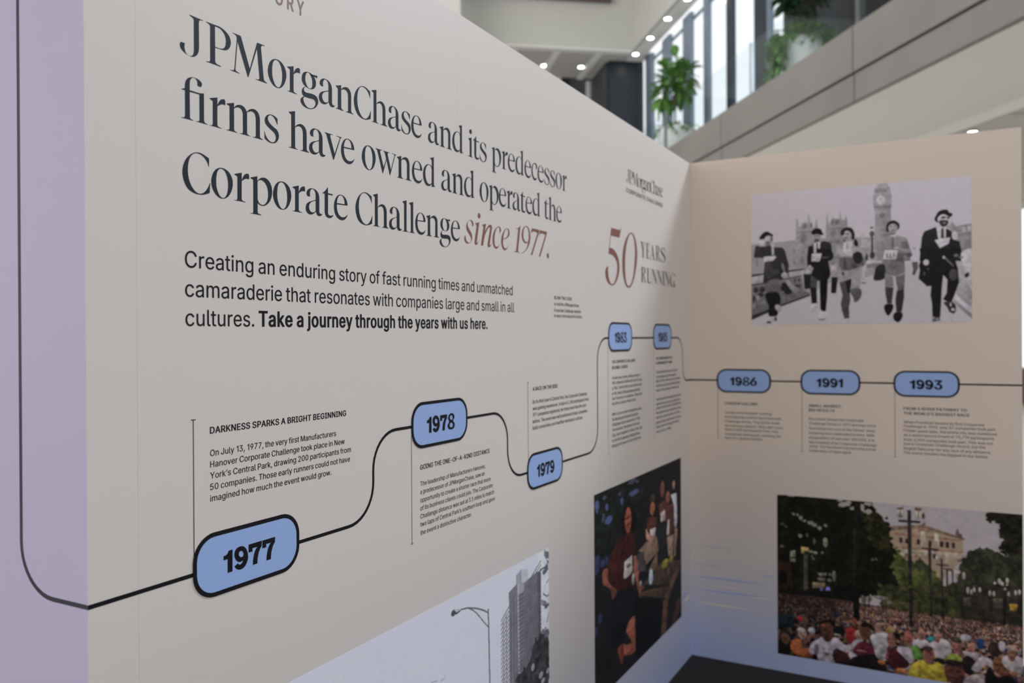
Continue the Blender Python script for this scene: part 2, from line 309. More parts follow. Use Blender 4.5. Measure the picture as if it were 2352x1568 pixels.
INTER_RAW = """A	943	77,0,31,0,153,334 275,666,395,1000,444,1000 493,1000,542,1000,664,666 788,334,910,0,864,0 821,0,776,0,705,198 635,397,564,593,552,631 536,676,519,731,501,786 481,855,456,939,464,939 473,939,481,939,458,855 436,784,418,729,401,674 385,629,375,593,305,397 236,198,167,0,122,0;387,279,216,279,216,316 216,354,216,391,387,391 556,391,727,391,727,354 727,316,727,279,556,279
B	896	240,0,118,0,118,334 118,666,118,1000,236,1000 356,1000,473,1000,542,1000 601,988,646,965,692,941 725,908,749,868,770,829 782,784,782,735,782,692 774,656,760,629,745,601 725,578,699,562,676,544 648,532,619,525,619,521 619,519,619,515,650,513 682,501,713,481,745,462 770,434,790,399,811,363 821,320,821,267,821,218 809,171,786,132,762,90 727,59,676,35,627,12 564,0,485,0,361,0;246,226,246,112,324,112 403,112,481,112,558,112 615,128,648,157,682,187 697,224,697,269,697,303 690,334,672,361,656,389 631,411,601,428,570,446 532,454,487,454,407,454 326,454,246,454,246,340;246,670,246,560,318,560 393,560,468,560,505,560 536,568,566,582,595,595 619,615,635,640,652,666 660,697,660,731,660,776 644,813,615,843,583,872 536,888,472,888,397,888 320,888,246,888,246,778
C	1002	576,-14,525,-14,438,-14 361,8,295,49,228,90 175,149,138,226,98,303 79,395,79,499,79,605 98,695,138,772,175,849 228,908,295,951,361,992 438,1014,525,1014,576,1014 623,1006,668,990,713,976 754,955,790,925,825,898 857,862,880,821,904,782 919,735,929,684,886,684 845,684,802,684,794,719 782,749,764,776,749,802 727,823,701,841,678,861 650,872,619,882,589,892 558,896,525,896,464,896 409,880,361,849,312,819 273,774,246,715,218,656 202,583,202,499,202,415 218,344,246,285,275,226 312,181,361,149,411,120 464,104,525,104,558,104 589,108,619,118,650,128 678,139,701,159,727,177 749,198,764,224,782,251 794,281,802,314,845,314 886,314,929,314,921,265 904,218,880,179,857,138 827,102,790,75,754,45 713,24,670,10,625,-6
D	986	532,0,430,0,350,0 269,0,189,0,189,37 189,75,189,112,267,112 344,112,422,112,503,112 572,128,625,159,678,191 719,234,745,293,770,352 784,420,784,501,784,582 770,650,745,709,719,766 680,809,629,841,576,872 511,888,434,888,350,888 267,888,183,888,183,925 183,963,183,1000,269,1000 356,1000,442,1000,540,1000 623,980,694,939,762,900 815,843,851,768,888,694 908,605,908,501,908,397 888,308,851,234,813,159 760,100,690,61,617,20;202,1000,246,1000,246,666 246,334,246,0,202,0 161,0,118,0,118,334 118,666,118,1000,161,1000
E	823	324,0,118,0,118,334 118,666,118,1000,322,1000 527,1000,731,1000,731,963 731,925,731,888,570,888 407,888,246,888,246,778 246,670,246,562,397,562 546,562,697,562,697,525 697,487,697,450,546,450 397,450,246,450,246,338 246,224,246,112,409,112 574,112,737,112,737,75 737,37,737,0,530,0
F	806	161,0,118,0,118,334 118,666,118,1000,320,1000 523,1000,725,1000,725,963 725,925,725,888,566,888 405,888,246,888,246,774 246,660,246,546,389,546 534,546,680,546,680,509 680,472,680,434,534,434 389,434,246,434,246,289 246,145,246,0,202,0
G	1022	607,-14,528,-14,438,-14 361,8,293,49,226,90 173,151,136,228,98,305 79,395,79,499,79,605 98,695,136,772,173,849 226,908,293,951,360,992 434,1014,521,1014,574,1014 623,1006,668,990,715,974 756,951,792,921,829,892 859,859,882,817,906,778 923,733,931,686,888,686 845,686,802,686,792,717 778,747,760,772,745,798 723,819,699,839,676,857 648,872,619,880,589,890 556,896,521,896,462,896 409,880,360,849,312,819 273,774,246,715,218,656 202,583,202,499,202,415 218,344,246,285,275,226 312,181,361,149,411,120 466,104,528,104,583,104 635,116,678,139,721,163 754,198,778,242,804,287 815,338,815,397,827,395 841,393,853,391,754,391 654,391,556,391,556,428 556,466,556,503,684,503 811,503,939,503,939,466 939,430,939,393,939,310 921,240,886,179,851,118 802,71,741,37,678,4
H	1016	161,0,118,0,118,334 118,666,118,1000,161,1000 202,1000,246,1000,246,855 246,711,246,568,420,568 595,568,770,568,770,711 770,855,770,1000,813,1000 855,1000,898,1000,898,666 898,334,898,0,855,0 813,0,770,0,770,151 770,305,770,456,595,456 420,456,246,456,246,305 246,151,246,0,202,0
I	591	218,0,61,0,61,37 61,75,61,112,118,112 175,112,232,112,232,371 232,629,232,888,175,888 118,888,61,888,61,925 61,963,61,1000,218,1000 373,1000,528,1000,528,963 528,925,528,888,472,888 417,888,360,888,360,629 360,371,360,112,417,112 472,112,528,112,528,75 528,37,528,0,373,0
J	778	452,-14,363,-14,275,-14 204,12,147,65,92,116 65,191,65,285,65,305 65,322,65,340,108,340 149,340,193,340,193,322 193,305,193,285,193,224 208,179,240,145,269,114 312,98,363,98,415,98 456,114,487,145,519,179 534,224,534,285,534,525 534,762,534,1000,576,1000 619,1000,660,1000,660,762 660,525,660,285,660,191 633,116,578,65,523,12
K	917	287,371,204,285,204,332 204,379,204,424,228,456 251,485,273,513,297,540 318,570,342,595,367,623 391,650,417,676,515,784 615,892,715,1000,770,1000 825,1000,880,1000,739,847 597,694,454,542,452,542 450,542,448,542,367,458;161,0,118,0,118,334 118,666,118,1000,161,1000 202,1000,246,1000,246,886 246,770,246,656,244,585 244,513,244,442,244,420 244,401,246,379,246,253 246,126,246,0,202,0;782,0,731,0,611,169 489,340,369,509,395,542 422,576,448,607,593,405 737,202,882,0,831,0
L	772	314,0,118,0,118,334 118,666,118,1000,161,1000 202,1000,246,1000,246,703 246,409,246,112,399,112 554,112,709,112,709,75 709,37,709,0,513,0
M	1234	159,0,118,0,118,334 118,666,118,1000,179,1000 238,1000,299,1000,379,790 462,578,544,367,550,354 558,334,564,312,572,291 580,267,587,242,595,216 603,191,611,165,619,139 627,116,633,96,623,96 613,96,603,96,609,116 617,138,625,163,633,187 640,212,648,238,656,263 664,289,672,310,680,334 686,352,692,367,774,578 855,790,935,1000,996,1000 1055,1000,1116,1000,1116,666 1116,334,1116,0,1075,0 1031,0,990,0,990,191 990,381,990,572,990,593 990,617,990,642,992,668 992,695,992,725,992,752 994,782,994,811,994,841 996,870,996,898,1000,898 1004,898,1008,898,998,866 988,837,978,804,967,772 957,743,947,713,937,684 927,656,917,633,910,607 902,587,896,572,821,381 747,191,672,0,635,0 599,0,562,0,487,191 411,381,334,572,328,587 320,607,312,631,305,654 295,680,285,709,275,739 265,768,253,802,244,833 232,866,220,898,224,898 230,898,234,898,234,872 236,847,236,817,236,788 238,760,238,731,238,701 238,672,240,644,240,619 240,593,240,572,240,381 240,191,240,0,198,0
N	1028	161,0,118,0,118,334 118,666,118,1000,167,1000 218,1000,267,1000,403,786 538,572,674,360,686,342 697,322,713,297,727,271 745,242,762,210,778,177 796,143,813,108,807,108 802,106,796,106,792,141 788,177,788,212,786,248 784,279,784,308,784,338 784,363,784,383,784,589 784,794,784,1000,825,1000 868,1000,910,1000,910,666 910,334,910,0,861,0 809,0,760,0,639,191 519,379,397,570,381,595 365,621,348,650,332,678 312,711,291,749,269,786 242,833,212,888,218,890 226,890,234,892,236,841 238,796,240,754,242,711 244,676,244,644,246,613 246,589,246,572,246,381 246,191,246,0,202,0
O	1047	611,-14,525,-14,438,-14 361,8,295,49,228,90 177,149,138,226,98,303 79,395,79,499,79,605 98,695,138,772,177,849 228,908,295,951,361,992 438,1014,525,1014,611,1014 688,992,754,951,821,908 872,849,912,772,949,695 969,605,969,499,969,395 949,303,912,226,872,149 821,90,754,49,688,8;464,104,525,104,583,104 639,120,686,149,735,179 774,224,802,283,831,342 845,415,845,499,845,585 831,658,802,717,774,776 735,819,686,851,639,880 583,896,525,896,464,896 411,880,361,851,312,819 275,774,246,715,218,656 202,583,202,499,202,415 218,342,246,283,275,224 312,181,361,149,411,120
P	874	161,0,118,0,118,334 118,666,118,1000,232,1000 348,1000,462,1000,538,1000 603,986,652,957,703,929 741,892,766,845,790,796 804,743,804,684,804,623 790,570,766,521,741,473 703,436,652,407,603,379 538,365,462,365,379,365 297,365,214,365,214,403 214,440,214,475,295,475 375,475,458,475,509,475 552,485,583,503,615,521 639,546,654,578,670,609 676,644,676,684,676,723 670,758,654,790,639,819 615,845,583,862,550,880 509,888,456,888,385,888 314,888,246,888,246,591 246,297,246,0,202,0
Q	1047	538,238,481,312,527,312 570,312,615,312,652,263 690,214,725,167,735,153 745,139,754,128,809,53 864,-20,919,-94,876,-94 831,-94,788,-94,750,-45 715,4,680,53,670,65 660,77,650,90,593,165;611,-14,525,-14,438,-14 361,8,295,49,228,90 177,149,138,226,98,303 79,395,79,499,79,605 98,695,138,772,177,849 228,908,295,951,361,992 438,1014,525,1014,611,1014 688,992,754,951,821,908 872,849,912,772,949,695 969,605,969,499,969,395 949,303,912,226,872,149 821,90,754,49,688,8;464,104,525,104,583,104 639,120,686,149,735,179 774,224,802,283,831,342 845,415,845,499,845,585 831,658,802,717,774,776 735,819,686,851,639,880 583,896,525,896,464,896 411,880,361,851,312,819 275,774,246,715,218,656 202,583,202,499,202,415 218,342,246,283,275,224 312,181,361,149,411,120
R	882	161,0,118,0,118,334 118,666,118,1000,234,1000 348,1000,464,1000,540,1000 603,986,654,961,705,933 743,898,766,851,792,806 804,750,804,692,804,631 792,580,766,532,743,487 705,452,654,426,603,401 540,389,464,389,371,389 281,389,189,389,189,426 189,464,189,501,279,501 369,501,460,501,511,501 552,509,585,525,617,540 640,562,656,589,670,619 678,652,678,692,678,731 670,766,656,796,640,825 617,847,585,864,552,880 509,888,458,888,387,888 316,888,246,888,246,591 246,297,246,0,202,0;743,0,694,0,613,149 532,301,452,450,499,450 548,450,595,450,676,301 758,149,841,0,792,0
S	878	517,-18,440,-18,367,-18 305,-6,251,18,196,41 155,75,126,118,96,161 79,210,75,269,118,269 161,269,204,269,208,230 220,198,242,173,263,147 293,128,326,116,361,102 399,96,440,96,485,96 527,104,562,118,597,134 627,153,646,181,668,206 680,238,680,273,680,305 670,332,652,352,635,371 611,389,582,403,552,415 519,426,481,436,440,448 401,460,361,470,279,493 214,527,169,568,124,611 102,666,102,731,102,788 118,837,147,880,177,921 218,955,271,978,322,1002 381,1014,446,1014,513,1014 570,1002,621,978,672,955 711,921,741,882,770,841 786,794,788,743,747,743 703,743,662,743,658,792 635,831,593,859,552,886 503,902,442,902,399,902 361,894,328,880,297,866 271,847,253,821,236,798 226,768,226,739,226,703 236,676,257,656,279,635 303,617,332,605,361,593 391,583,417,576,452,568 485,558,519,548,548,540 580,530,613,519,644,505 676,487,705,468,733,446 756,420,776,389,794,356 802,318,802,273,802,218 788,169,758,126,731,81 690,47,635,22,582,-4
T	882	167,888,63,888,63,925 63,963,63,1000,314,1000 566,1000,819,1000,819,963 819,925,819,888,713,888 609,888,505,888,505,591 505,297,505,0,462,0 420,0,379,0,379,297 379,591,379,888,273,888
U	1016	587,-16,509,-16,430,-16 361,0,303,29,244,61 198,104,167,157,134,210 118,271,118,340,118,560 118,780,118,1000,159,1000 202,1000,244,1000,244,784 244,566,244,350,244,303 255,259,277,222,299,185 328,155,367,134,407,112 454,102,509,102,564,102 611,112,650,134,690,155 719,185,741,222,760,259 772,303,772,350,772,566 772,784,772,1000,813,1000 857,1000,898,1000,898,780 898,560,898,340,898,271 882,210,851,157,817,104 772,61,713,29,656,0
V	943	450,0,401,0,277,334 155,666,31,1000,77,1000 122,1000,165,1000,236,802 306,603,377,405,389,371 405,326,422,269,440,214 462,143,487,61,477,61 470,61,462,61,485,145 507,216,525,271,542,326 558,371,570,405,639,603 707,802,776,1000,819,1000 864,1000,910,1000,788,666 668,334,546,0,497,0
W	1348	354,0,305,0,214,334 124,666,31,1000,75,1000 118,1000,161,1000,214,794 267,589,320,385,330,352 338,320,344,285,352,251 360,218,367,185,373,149 381,114,387,79,381,79 377,79,371,79,379,114 385,149,393,185,399,218 407,251,415,285,422,320 432,352,440,385,493,589 548,794,601,1000,650,1000 697,1000,747,1000,800,794 853,589,908,385,916,352 923,320,931,285,939,251 947,218,955,185,963,149 971,114,976,79,971,79 965,79,959,79,967,114 972,149,980,185,986,218 994,251,1002,285,1012,320 1020,352,1028,385,1081,589 1132,794,1185,1000,1228,1000 1271,1000,1316,1000,1224,666 1134,334,1041,0,992,0 943,0,894,0,837,212 780,422,723,635,711,676 701,721,690,768,680,817 670,872,660,933,670,933 678,933,688,933,678,874 668,823,658,776,648,729 637,682,625,635,568,422 511,212,452,0,403,0
X	931	84,0,35,0,165,187 297,373,426,558,426,527 426,495,426,464,305,642 181,821,57,1000,106,1000 155,1000,204,1000,253,929 301,859,350,786,369,756 387,731,401,709,415,688 426,668,438,646,450,625 464,601,477,574,472,574 464,574,456,574,470,601 483,625,495,646,507,666 519,688,534,709,548,731 566,756,585,786,635,859 684,929,735,1000,782,1000 829,1000,876,1000,754,823 631,646,509,470,509,501 509,532,509,564,637,375 766,189,896,0,847,0 798,0,750,0,692,84 633,169,574,253,556,281 540,305,527,324,515,344 503,363,491,383,479,405 468,426,452,454,462,454 472,454,479,454,468,428 454,407,442,385,430,365 418,346,405,326,391,305 375,281,358,253,299,169 240,84,179,0,132,0
Y	927	442,0,399,0,399,136 399,273,399,409,277,605 155,804,31,1000,81,1000 130,1000,179,1000,246,892 312,784,377,676,399,640 418,607,436,574,454,540 472,501,491,452,473,452 456,452,440,452,458,501 475,542,493,576,511,609 530,642,550,676,617,784 682,892,749,1000,798,1000 845,1000,894,1000,772,804 648,605,527,409,527,273 527,136,527,0,485,0
Z	861	316,0,83,0,83,29 83,61,83,90,234,312 385,534,536,756,558,786 580,815,601,847,625,876 646,906,670,935,674,921 680,906,684,892,642,890 601,890,560,888,519,888 479,888,438,888,318,888 198,888,79,888,79,925 79,963,79,1000,312,1000 546,1000,780,1000,780,969 780,937,780,908,631,690 481,472,332,253,310,222 287,191,263,159,240,128 216,96,191,65,187,79 183,92,177,106,218,108 259,110,299,112,340,112 379,112,420,112,542,112 664,112,784,112,784,75 784,37,784,0,550,0
a	764	358,-18,314,-18,267,-18 224,-8,185,10,147,28 116,53,94,88,71,122 59,163,59,212,59,255 69,289,84,316,102,344 124,363,153,379,181,395 212,407,246,415,281,422 314,428,350,432,395,438 430,442,460,446,487,448 507,454,521,462,534,470 542,481,542,501,542,501 542,503,542,505,542,534 536,562,525,583,513,605 495,621,472,633,448,644 418,650,385,650,350,650 318,644,293,633,267,623 248,607,232,591,216,574 204,556,196,538,157,550 120,560,81,572,98,617 122,652,155,680,187,707 222,725,261,737,301,749 340,754,381,754,409,754 438,752,470,745,501,739 532,727,562,707,591,690 615,664,633,629,652,595 662,550,662,493,662,330 662,165,662,0,623,0 583,0,544,0,544,33 544,69,544,102,540,102 538,102,534,102,527,84 513,67,495,49,477,29 452,14,422,2,393,-10;305,88,334,88,379,88 417,98,448,116,477,134 501,155,517,183,532,210 542,240,542,271,542,305 542,340,542,373,536,367 527,361,509,358,493,354 475,350,454,346,434,342 413,338,393,336,373,334 358,332,344,330,316,326 289,320,263,312,238,303 218,291,202,273,189,257 181,234,181,206,181,181 187,159,200,141,214,124 232,112,255,102,279,94
b	833	513,-16,450,-16,405,-16 367,-8,338,8,310,24 287,41,271,61,253,83 242,100,232,116,228,116 224,116,220,116,220,77 220,39,220,0,181,0 141,0,104,0,104,334 104,666,104,1000,143,1000 183,1000,224,1000,224,876 224,750,224,627,226,627 230,627,232,627,242,642 253,660,269,680,285,699 308,717,336,733,365,749 403,754,450,754,513,754 568,739,615,709,662,678 699,633,727,576,752,517 766,450,766,371,766,293 752,224,727,165,699,108 662,63,615,31,568,0;387,92,432,92,479,92 517,104,548,130,580,153 605,187,621,230,637,271 644,318,644,371,644,424 637,472,621,513,605,554 582,587,550,611,519,637 479,648,432,648,387,648 348,637,316,613,285,589 261,558,246,517,230,475 222,426,222,371,222,316 230,267,246,226,261,185 287,151,318,128,350,104
c	778	444,-16,407,-16,340,-16 281,0,230,31,179,65 139,110,110,167,81,224 67,293,67,367,67,446 81,515,110,572,139,631 179,674,230,707,281,739 340,754,407,754,444,754 477,750,511,741,542,731 574,717,599,699,627,682 648,658,668,633,688,607 701,578,711,544,672,534 633,525,595,515,589,534 582,552,570,568,560,583 546,599,530,611,515,623 497,633,475,639,456,644 432,648,407,648,358,648 316,635,285,609,253,583 228,550,212,507,196,466 189,418,189,367,189,318 196,273,212,230,228,189 253,155,285,130,316,104 358,90,407,90,432,90 456,94,477,102,497,108 517,118,532,130,548,141 562,157,574,175,583,191 591,210,597,230,637,220 674,210,713,200,703,167 690,138,670,110,652,84 629,61,601,41,576,24 544,8,513,-2,479,-12
d	833	430,-16,383,-16,322,-16 267,0,218,31,171,63 134,108,108,165,81,224 67,293,67,371,67,450 81,517,108,576,136,633 173,678,220,709,267,739 322,754,385,754,430,754 468,749,497,733,527,717 548,699,564,680,582,660 593,642,601,627,605,627 607,627,611,627,611,750 611,876,611,1000,650,1000 690,1000,731,1000,731,666 731,334,731,0,692,0 652,0,615,0,615,39 615,77,615,116,611,116 607,116,603,116,593,100 580,83,564,61,546,41 525,24,495,8,468,-8;356,92,403,92,446,92 485,104,517,128,548,151 572,185,587,226,605,267 613,316,613,371,613,426 605,475,589,517,574,558 548,589,517,613,485,637 448,648,403,648,356,648 316,637,285,611,253,587 228,554,212,513,196,472 189,424,189,371,189,318 196,271,214,230,230,187 253,153,285,130,316,104
e	794	468,-16,417,-16,344,-16 281,0,230,31,177,65 138,110,110,167,81,224 67,291,67,367,67,444 81,511,108,570,136,627 175,674,226,705,277,739 336,754,403,754,444,754 483,749,523,735,560,721 595,699,627,670,658,640 684,601,701,554,719,507 729,448,729,381,729,365 729,350,729,332,534,332 342,332,147,332,147,367 147,401,147,434,320,434 491,434,664,434,646,422 627,409,609,397,609,446 601,489,585,528,570,566 546,595,517,617,485,639 448,648,403,648,358,648 320,639,287,615,255,593 232,566,214,530,196,493 189,456,189,415,189,393 189,371,189,350,189,295 198,248,216,208,236,171 263,141,297,120,330,100 371,90,417,90,448,90 473,94,499,104,523,112 544,126,560,143,578,161 591,183,601,206,639,198 678,189,717,179,705,139 686,106,658,77,631,47 595,26,556,8,515,-8
f	499	303,745,448,745,448,711 448,676,448,642,303,642 157,642,12,642,12,676 12,711,12,745,157,745;198,0,159,0,159,283 159,566,159,849,159,890 169,925,189,955,208,982 234,1004,265,1020,299,1033 332,1041,367,1041,395,1041 418,1039,436,1035,456,1031 468,1028,477,1024,468,988 458,955,446,919,440,923 432,925,422,927,413,929 399,931,383,931,346,931 320,921,303,904,287,886 279,859,279,823,279,548 279,275,279,0,238,0
g	835	468,-297,407,-297,352,-297 305,-289,263,-275,222,-259 189,-242,161,-216,136,-193 114,-165,100,-136,132,-118 165,-98,198,-81,210,-96 222,-112,240,-130,255,-147 277,-161,303,-173,330,-185 365,-191,407,-191,468,-191 517,-177,554,-147,593,-118 611,-73,611,-12,611,37 611,86,611,134,609,134 605,134,601,134,591,118 580,100,564,81,546,63 525,45,495,31,468,16 430,10,383,10,322,10 269,24,222,53,173,81 136,122,108,177,81,232 67,299,67,375,67,452 81,519,108,576,136,633 173,678,220,709,269,739 324,754,385,754,432,754 470,749,497,733,527,717 550,699,566,680,583,660 595,642,605,627,607,627 611,627,615,627,615,666 615,705,615,745,654,745 694,745,731,745,731,491 731,238,731,-18,731,-83 717,-136,688,-177,658,-218 621,-248,572,-267,523,-287;356,116,403,116,448,116 487,126,519,147,550,169 574,198,589,238,605,277 613,324,613,379,613,432 605,477,589,519,574,558 550,591,519,613,487,637 448,648,403,648,356,648 316,637,285,613,253,587 230,556,214,515,196,475 189,430,189,379,189,326 196,281,214,242,230,202 253,171,285,149,318,128
h	806	224,489,224,446,224,297 224,149,224,0,183,0 143,0,104,0,104,334 104,666,104,1000,143,1000 183,1000,224,1000,224,855 224,709,224,564,216,564 208,564,200,564,224,633 257,682,299,711,342,741 391,754,446,754,497,754 542,745,580,725,619,703 648,672,670,631,692,587 701,536,701,472,701,314 701,157,701,0,662,0 621,0,582,0,582,153 582,308,582,462,582,521 566,566,536,597,507,631 466,646,413,646,377,646 344,639,316,623,287,607 265,585,248,556,232,525
i	328	143,0,104,0,104,248 104,497,104,745,143,745 183,745,224,745,224,497 224,248,224,0,183,0;187,870,165,870,141,870 122,878,106,894,88,908 81,927,81,949,81,971 88,990,106,1006,122,1022 141,1029,165,1029,187,1029 208,1022,224,1006,240,990 248,971,248,949,248,927 240,908,224,894,208,878
j	328	104,477,104,745,143,745 183,745,224,745,224,477 224,208,224,-59,224,-104 216,-143,200,-177,183,-210 159,-236,128,-253,94,-271 55,-281,8,-281,-2,-281 -10,-281,-20,-281,-20,-244 -20,-206,-20,-171,-12,-171 -4,-171,4,-171,39,-171 63,-161,79,-141,96,-122 104,-94,104,-57,104,210;187,870,163,870,141,870 122,878,104,894,88,908 81,927,81,949,81,971 88,990,104,1006,122,1022 141,1029,163,1029,187,1029 206,1022,224,1006,240,990 248,971,248,949,248,927 240,908,224,894,206,878
k	749	259,310,216,269,216,318 216,367,216,417,222,417 230,417,238,417,344,527 452,635,558,745,609,745 658,745,707,745,591,627 477,509,361,391,358,391 352,391,348,391,305,350;143,0,104,0,104,334 104,666,104,1000,143,1000 183,1000,224,1000,224,666 224,334,224,0,183,0;629,0,578,0,481,122 387,244,291,365,318,393 348,420,375,450,495,299 613,149,731,0,680,0
l	371	289,-4,273,-4,216,-4 173,10,145,39,118,69 104,112,104,165,104,444 104,721,104,1000,143,1000 183,1000,224,1000,224,731 224,462,224,194,224,159 228,136,236,122,246,108 261,102,287,102,299,102 308,102,314,104,322,104 328,106,334,106,340,73 348,39,356,6,344,2 332,0,318,-2,303,-4
m	1198	143,0,104,0,104,248 104,497,104,745,141,745 181,745,220,745,220,690 220,635,220,580,218,580 214,580,212,580,222,621 238,652,259,680,283,705 308,725,338,739,367,752 399,758,430,758,485,758 530,743,564,709,599,676 621,633,631,580,625,580 619,580,613,580,623,615 639,646,662,674,686,701 715,721,749,737,782,750 817,758,859,758,902,758 941,749,976,731,1012,711 1041,684,1063,644,1083,607 1094,560,1094,501,1094,334 1094,167,1094,0,1053,0 1014,0,974,0,974,167 974,332,974,499,974,552 959,591,929,615,898,639 862,648,823,648,790,648 760,642,735,629,711,615 692,595,678,570,666,546 658,517,658,485,658,324 658,161,658,0,619,0 580,0,538,0,538,171 538,340,538,511,538,552 525,585,497,611,470,637 434,648,391,648,363,648 336,642,310,629,283,615 263,595,248,568,232,542 224,507,224,468,224,312 224,155,224,0,183,0
n	806	224,489,224,446,224,297 224,149,224,0,183,0 143,0,104,0,104,248 104,497,104,745,141,745 181,745,220,745,220,686 220,625,220,564,214,564 208,564,200,564,224,633 257,682,299,711,342,741 391,754,446,754,497,754 542,745,580,725,617,703 648,672,670,631,692,587 701,536,701,472,701,314 701,157,701,0,662,0 621,0,582,0,582,153 582,308,582,462,582,521 566,566,536,597,507,631 466,646,413,646,377,646 344,639,316,623,287,607 265,585,248,556,232,525
o	815	475,-16,407,-16,340,-16 281,0,230,31,179,65 139,110,110,167,81,224 67,293,67,367,67,446 81,515,110,572,139,631 179,674,230,707,281,739 340,754,407,754,475,754 536,739,587,707,639,674 678,631,705,572,735,515 749,446,749,367,749,293 735,224,705,167,678,110 639,65,587,31,536,0;358,90,407,90,458,90 499,104,530,130,564,155 587,189,603,230,619,273 627,318,627,367,627,418 619,464,603,507,587,550 564,583,530,609,499,635 458,648,407,648,358,648 316,635,285,609,253,583 228,550,212,507,196,466 189,418,189,367,189,318 196,273,212,230,228,189 253,155,285,130,316,104
p	833	143,-281,104,-281,104,61 104,403,104,745,141,745 181,745,220,745,220,705 220,666,220,627,224,627 228,627,232,627,242,642 253,660,269,680,285,699 308,717,336,733,365,749 403,754,450,754,513,754 568,739,615,709,662,678 699,633,727,576,752,517 766,450,766,371,766,293 752,224,727,165,699,108 662,63,615,31,568,0 513,-16,450,-16,405,-16 367,-8,340,8,310,24 287,41,271,61,255,83 242,100,232,116,230,116 226,116,224,116,224,-16 224,-149,224,-281,183,-281;387,92,432,92,479,92 517,104,548,130,580,153 605,187,621,230,637,271 644,318,644,371,644,424 637,472,621,513,605,554 582,587,550,611,519,637 479,648,432,648,387,648 348,637,316,613,285,589 261,558,246,517,230,475 222,426,222,371,222,316 230,267,246,226,261,185 287,151,318,128,350,104
q	833	731,61,731,-281,690,-281 650,-281,611,-281,611,-149 611,-16,611,116,607,116 605,116,601,116,593,100 580,83,564,61,546,41 525,24,495,8,468,-8 430,-16,383,-16,322,-16 267,0,218,31,171,63 134,108,108,165,81,224 67,293,67,371,67,450 81,517,108,576,136,633 173,678,220,709,267,739 322,754,385,754,430,754 468,749,497,733,527,717 548,699,564,680,582,660 593,642,603,627,607,627 611,627,615,627,615,666 615,705,615,745,652,745 692,745,731,745,731,403;356,92,403,92,446,92 485,104,517,128,548,151 572,185,587,226,605,267 613,316,613,371,613,426 605,475,589,517,574,558 548,589,517,613,485,637 448,648,403,648,356,648 316,637,285,611,253,587 228,554,212,513,196,472 189,424,189,371,189,318 196,271,214,230,230,187 253,153,285,130,316,104
r	509	143,0,104,0,104,248 104,497,104,745,141,745 181,745,220,745,220,707 220,668,220,631,222,631 224,631,226,631,240,668 265,697,299,721,334,745 373,756,418,756,428,756 438,756,450,754,462,754 472,754,477,754,477,713 477,674,477,633,475,635 466,635,452,637,438,639 422,640,407,640,371,640 340,633,312,619,285,603 263,583,248,558,232,530 224,501,224,466,224,310 224,155,224,0,183,0
s	717	415,-16,358,-16,306,-16 261,-8,220,6,181,22 147,45,122,75,96,104 79,141,71,185,108,193 145,200,185,210,194,169 214,138,244,118,273,98 310,88,356,88,409,88 450,100,479,122,511,145 527,171,527,202,527,228 517,250,499,267,481,283 454,297,417,305,375,314 334,324,293,334,226,350 175,375,141,409,108,442 92,485,92,538,92,582 104,619,128,652,151,684 185,709,226,727,267,747 314,754,367,754,418,754 462,747,499,731,534,717 564,694,587,666,609,639 627,607,637,570,599,562 564,552,527,544,517,574 501,597,477,621,452,642 417,654,367,654,324,654 287,642,257,623,228,601 214,576,214,544,214,517 224,495,244,477,263,462 295,448,338,438,375,428 413,420,450,411,519,395 570,369,601,336,635,303 650,261,650,210,650,165 639,126,613,92,589,59 554,31,511,12,466,-6
t	446	271,745,401,745,401,711 401,676,401,642,271,642 141,642,12,642,12,676 12,711,12,745,141,745;128,678,128,925,167,925 208,925,248,925,248,682 248,436,248,193,248,159 253,136,267,120,281,106 303,98,334,98,342,98 352,98,363,100,375,102 387,104,397,106,405,71 411,37,418,4,407,0 393,-4,377,-6,361,-8 346,-8,330,-8,267,-8 216,8,181,41,145,75 128,122,128,183,128,430
u	806	415,-10,358,-10,308,-10 263,0,226,22,187,41 157,73,136,116,114,157 104,210,104,273,104,430 104,587,104,745,143,745 183,745,224,745,224,591 224,436,224,283,224,224 238,179,269,147,299,114 340,98,393,98,428,98 462,106,489,122,519,138 540,159,556,191,574,220 582,257,582,301,582,448 582,597,582,745,621,745 662,745,701,745,701,497 701,248,701,0,662,0 625,0,585,0,585,61 585,120,585,181,591,181 597,181,603,181,580,112 548,63,505,33,462,4
v	764	361,0,320,0,224,248 130,497,33,745,79,745 122,745,165,745,218,599 271,452,324,305,342,259 356,216,367,171,379,126 391,83,405,41,389,41 375,41,361,41,375,83 387,126,399,171,411,216 424,259,440,305,493,452 546,599,599,745,642,745 686,745,729,745,635,497 540,248,444,0,403,0
w	1114	310,0,271,0,194,248 120,497,45,745,86,745 130,745,171,745,202,637 232,528,261,420,275,375 289,324,303,269,316,212 330,149,344,81,338,81 330,81,324,81,338,147 352,208,365,265,379,320 391,373,405,420,434,528 466,637,495,745,536,745 580,745,621,745,652,637 682,528,711,420,723,373 737,322,750,267,762,210 776,149,790,81,784,81 776,81,768,81,784,147 798,210,811,265,825,322 839,373,853,420,882,528 914,637,943,745,986,745 1028,745,1071,745,994,497 919,248,843,0,804,0 764,0,723,0,692,112 658,224,627,338,617,371 607,407,599,442,589,477 580,513,572,550,562,587 552,625,544,664,552,664 562,664,572,664,562,627 552,587,544,550,534,513 525,477,517,442,507,405 497,371,487,338,454,224 422,112,391,0,350,0
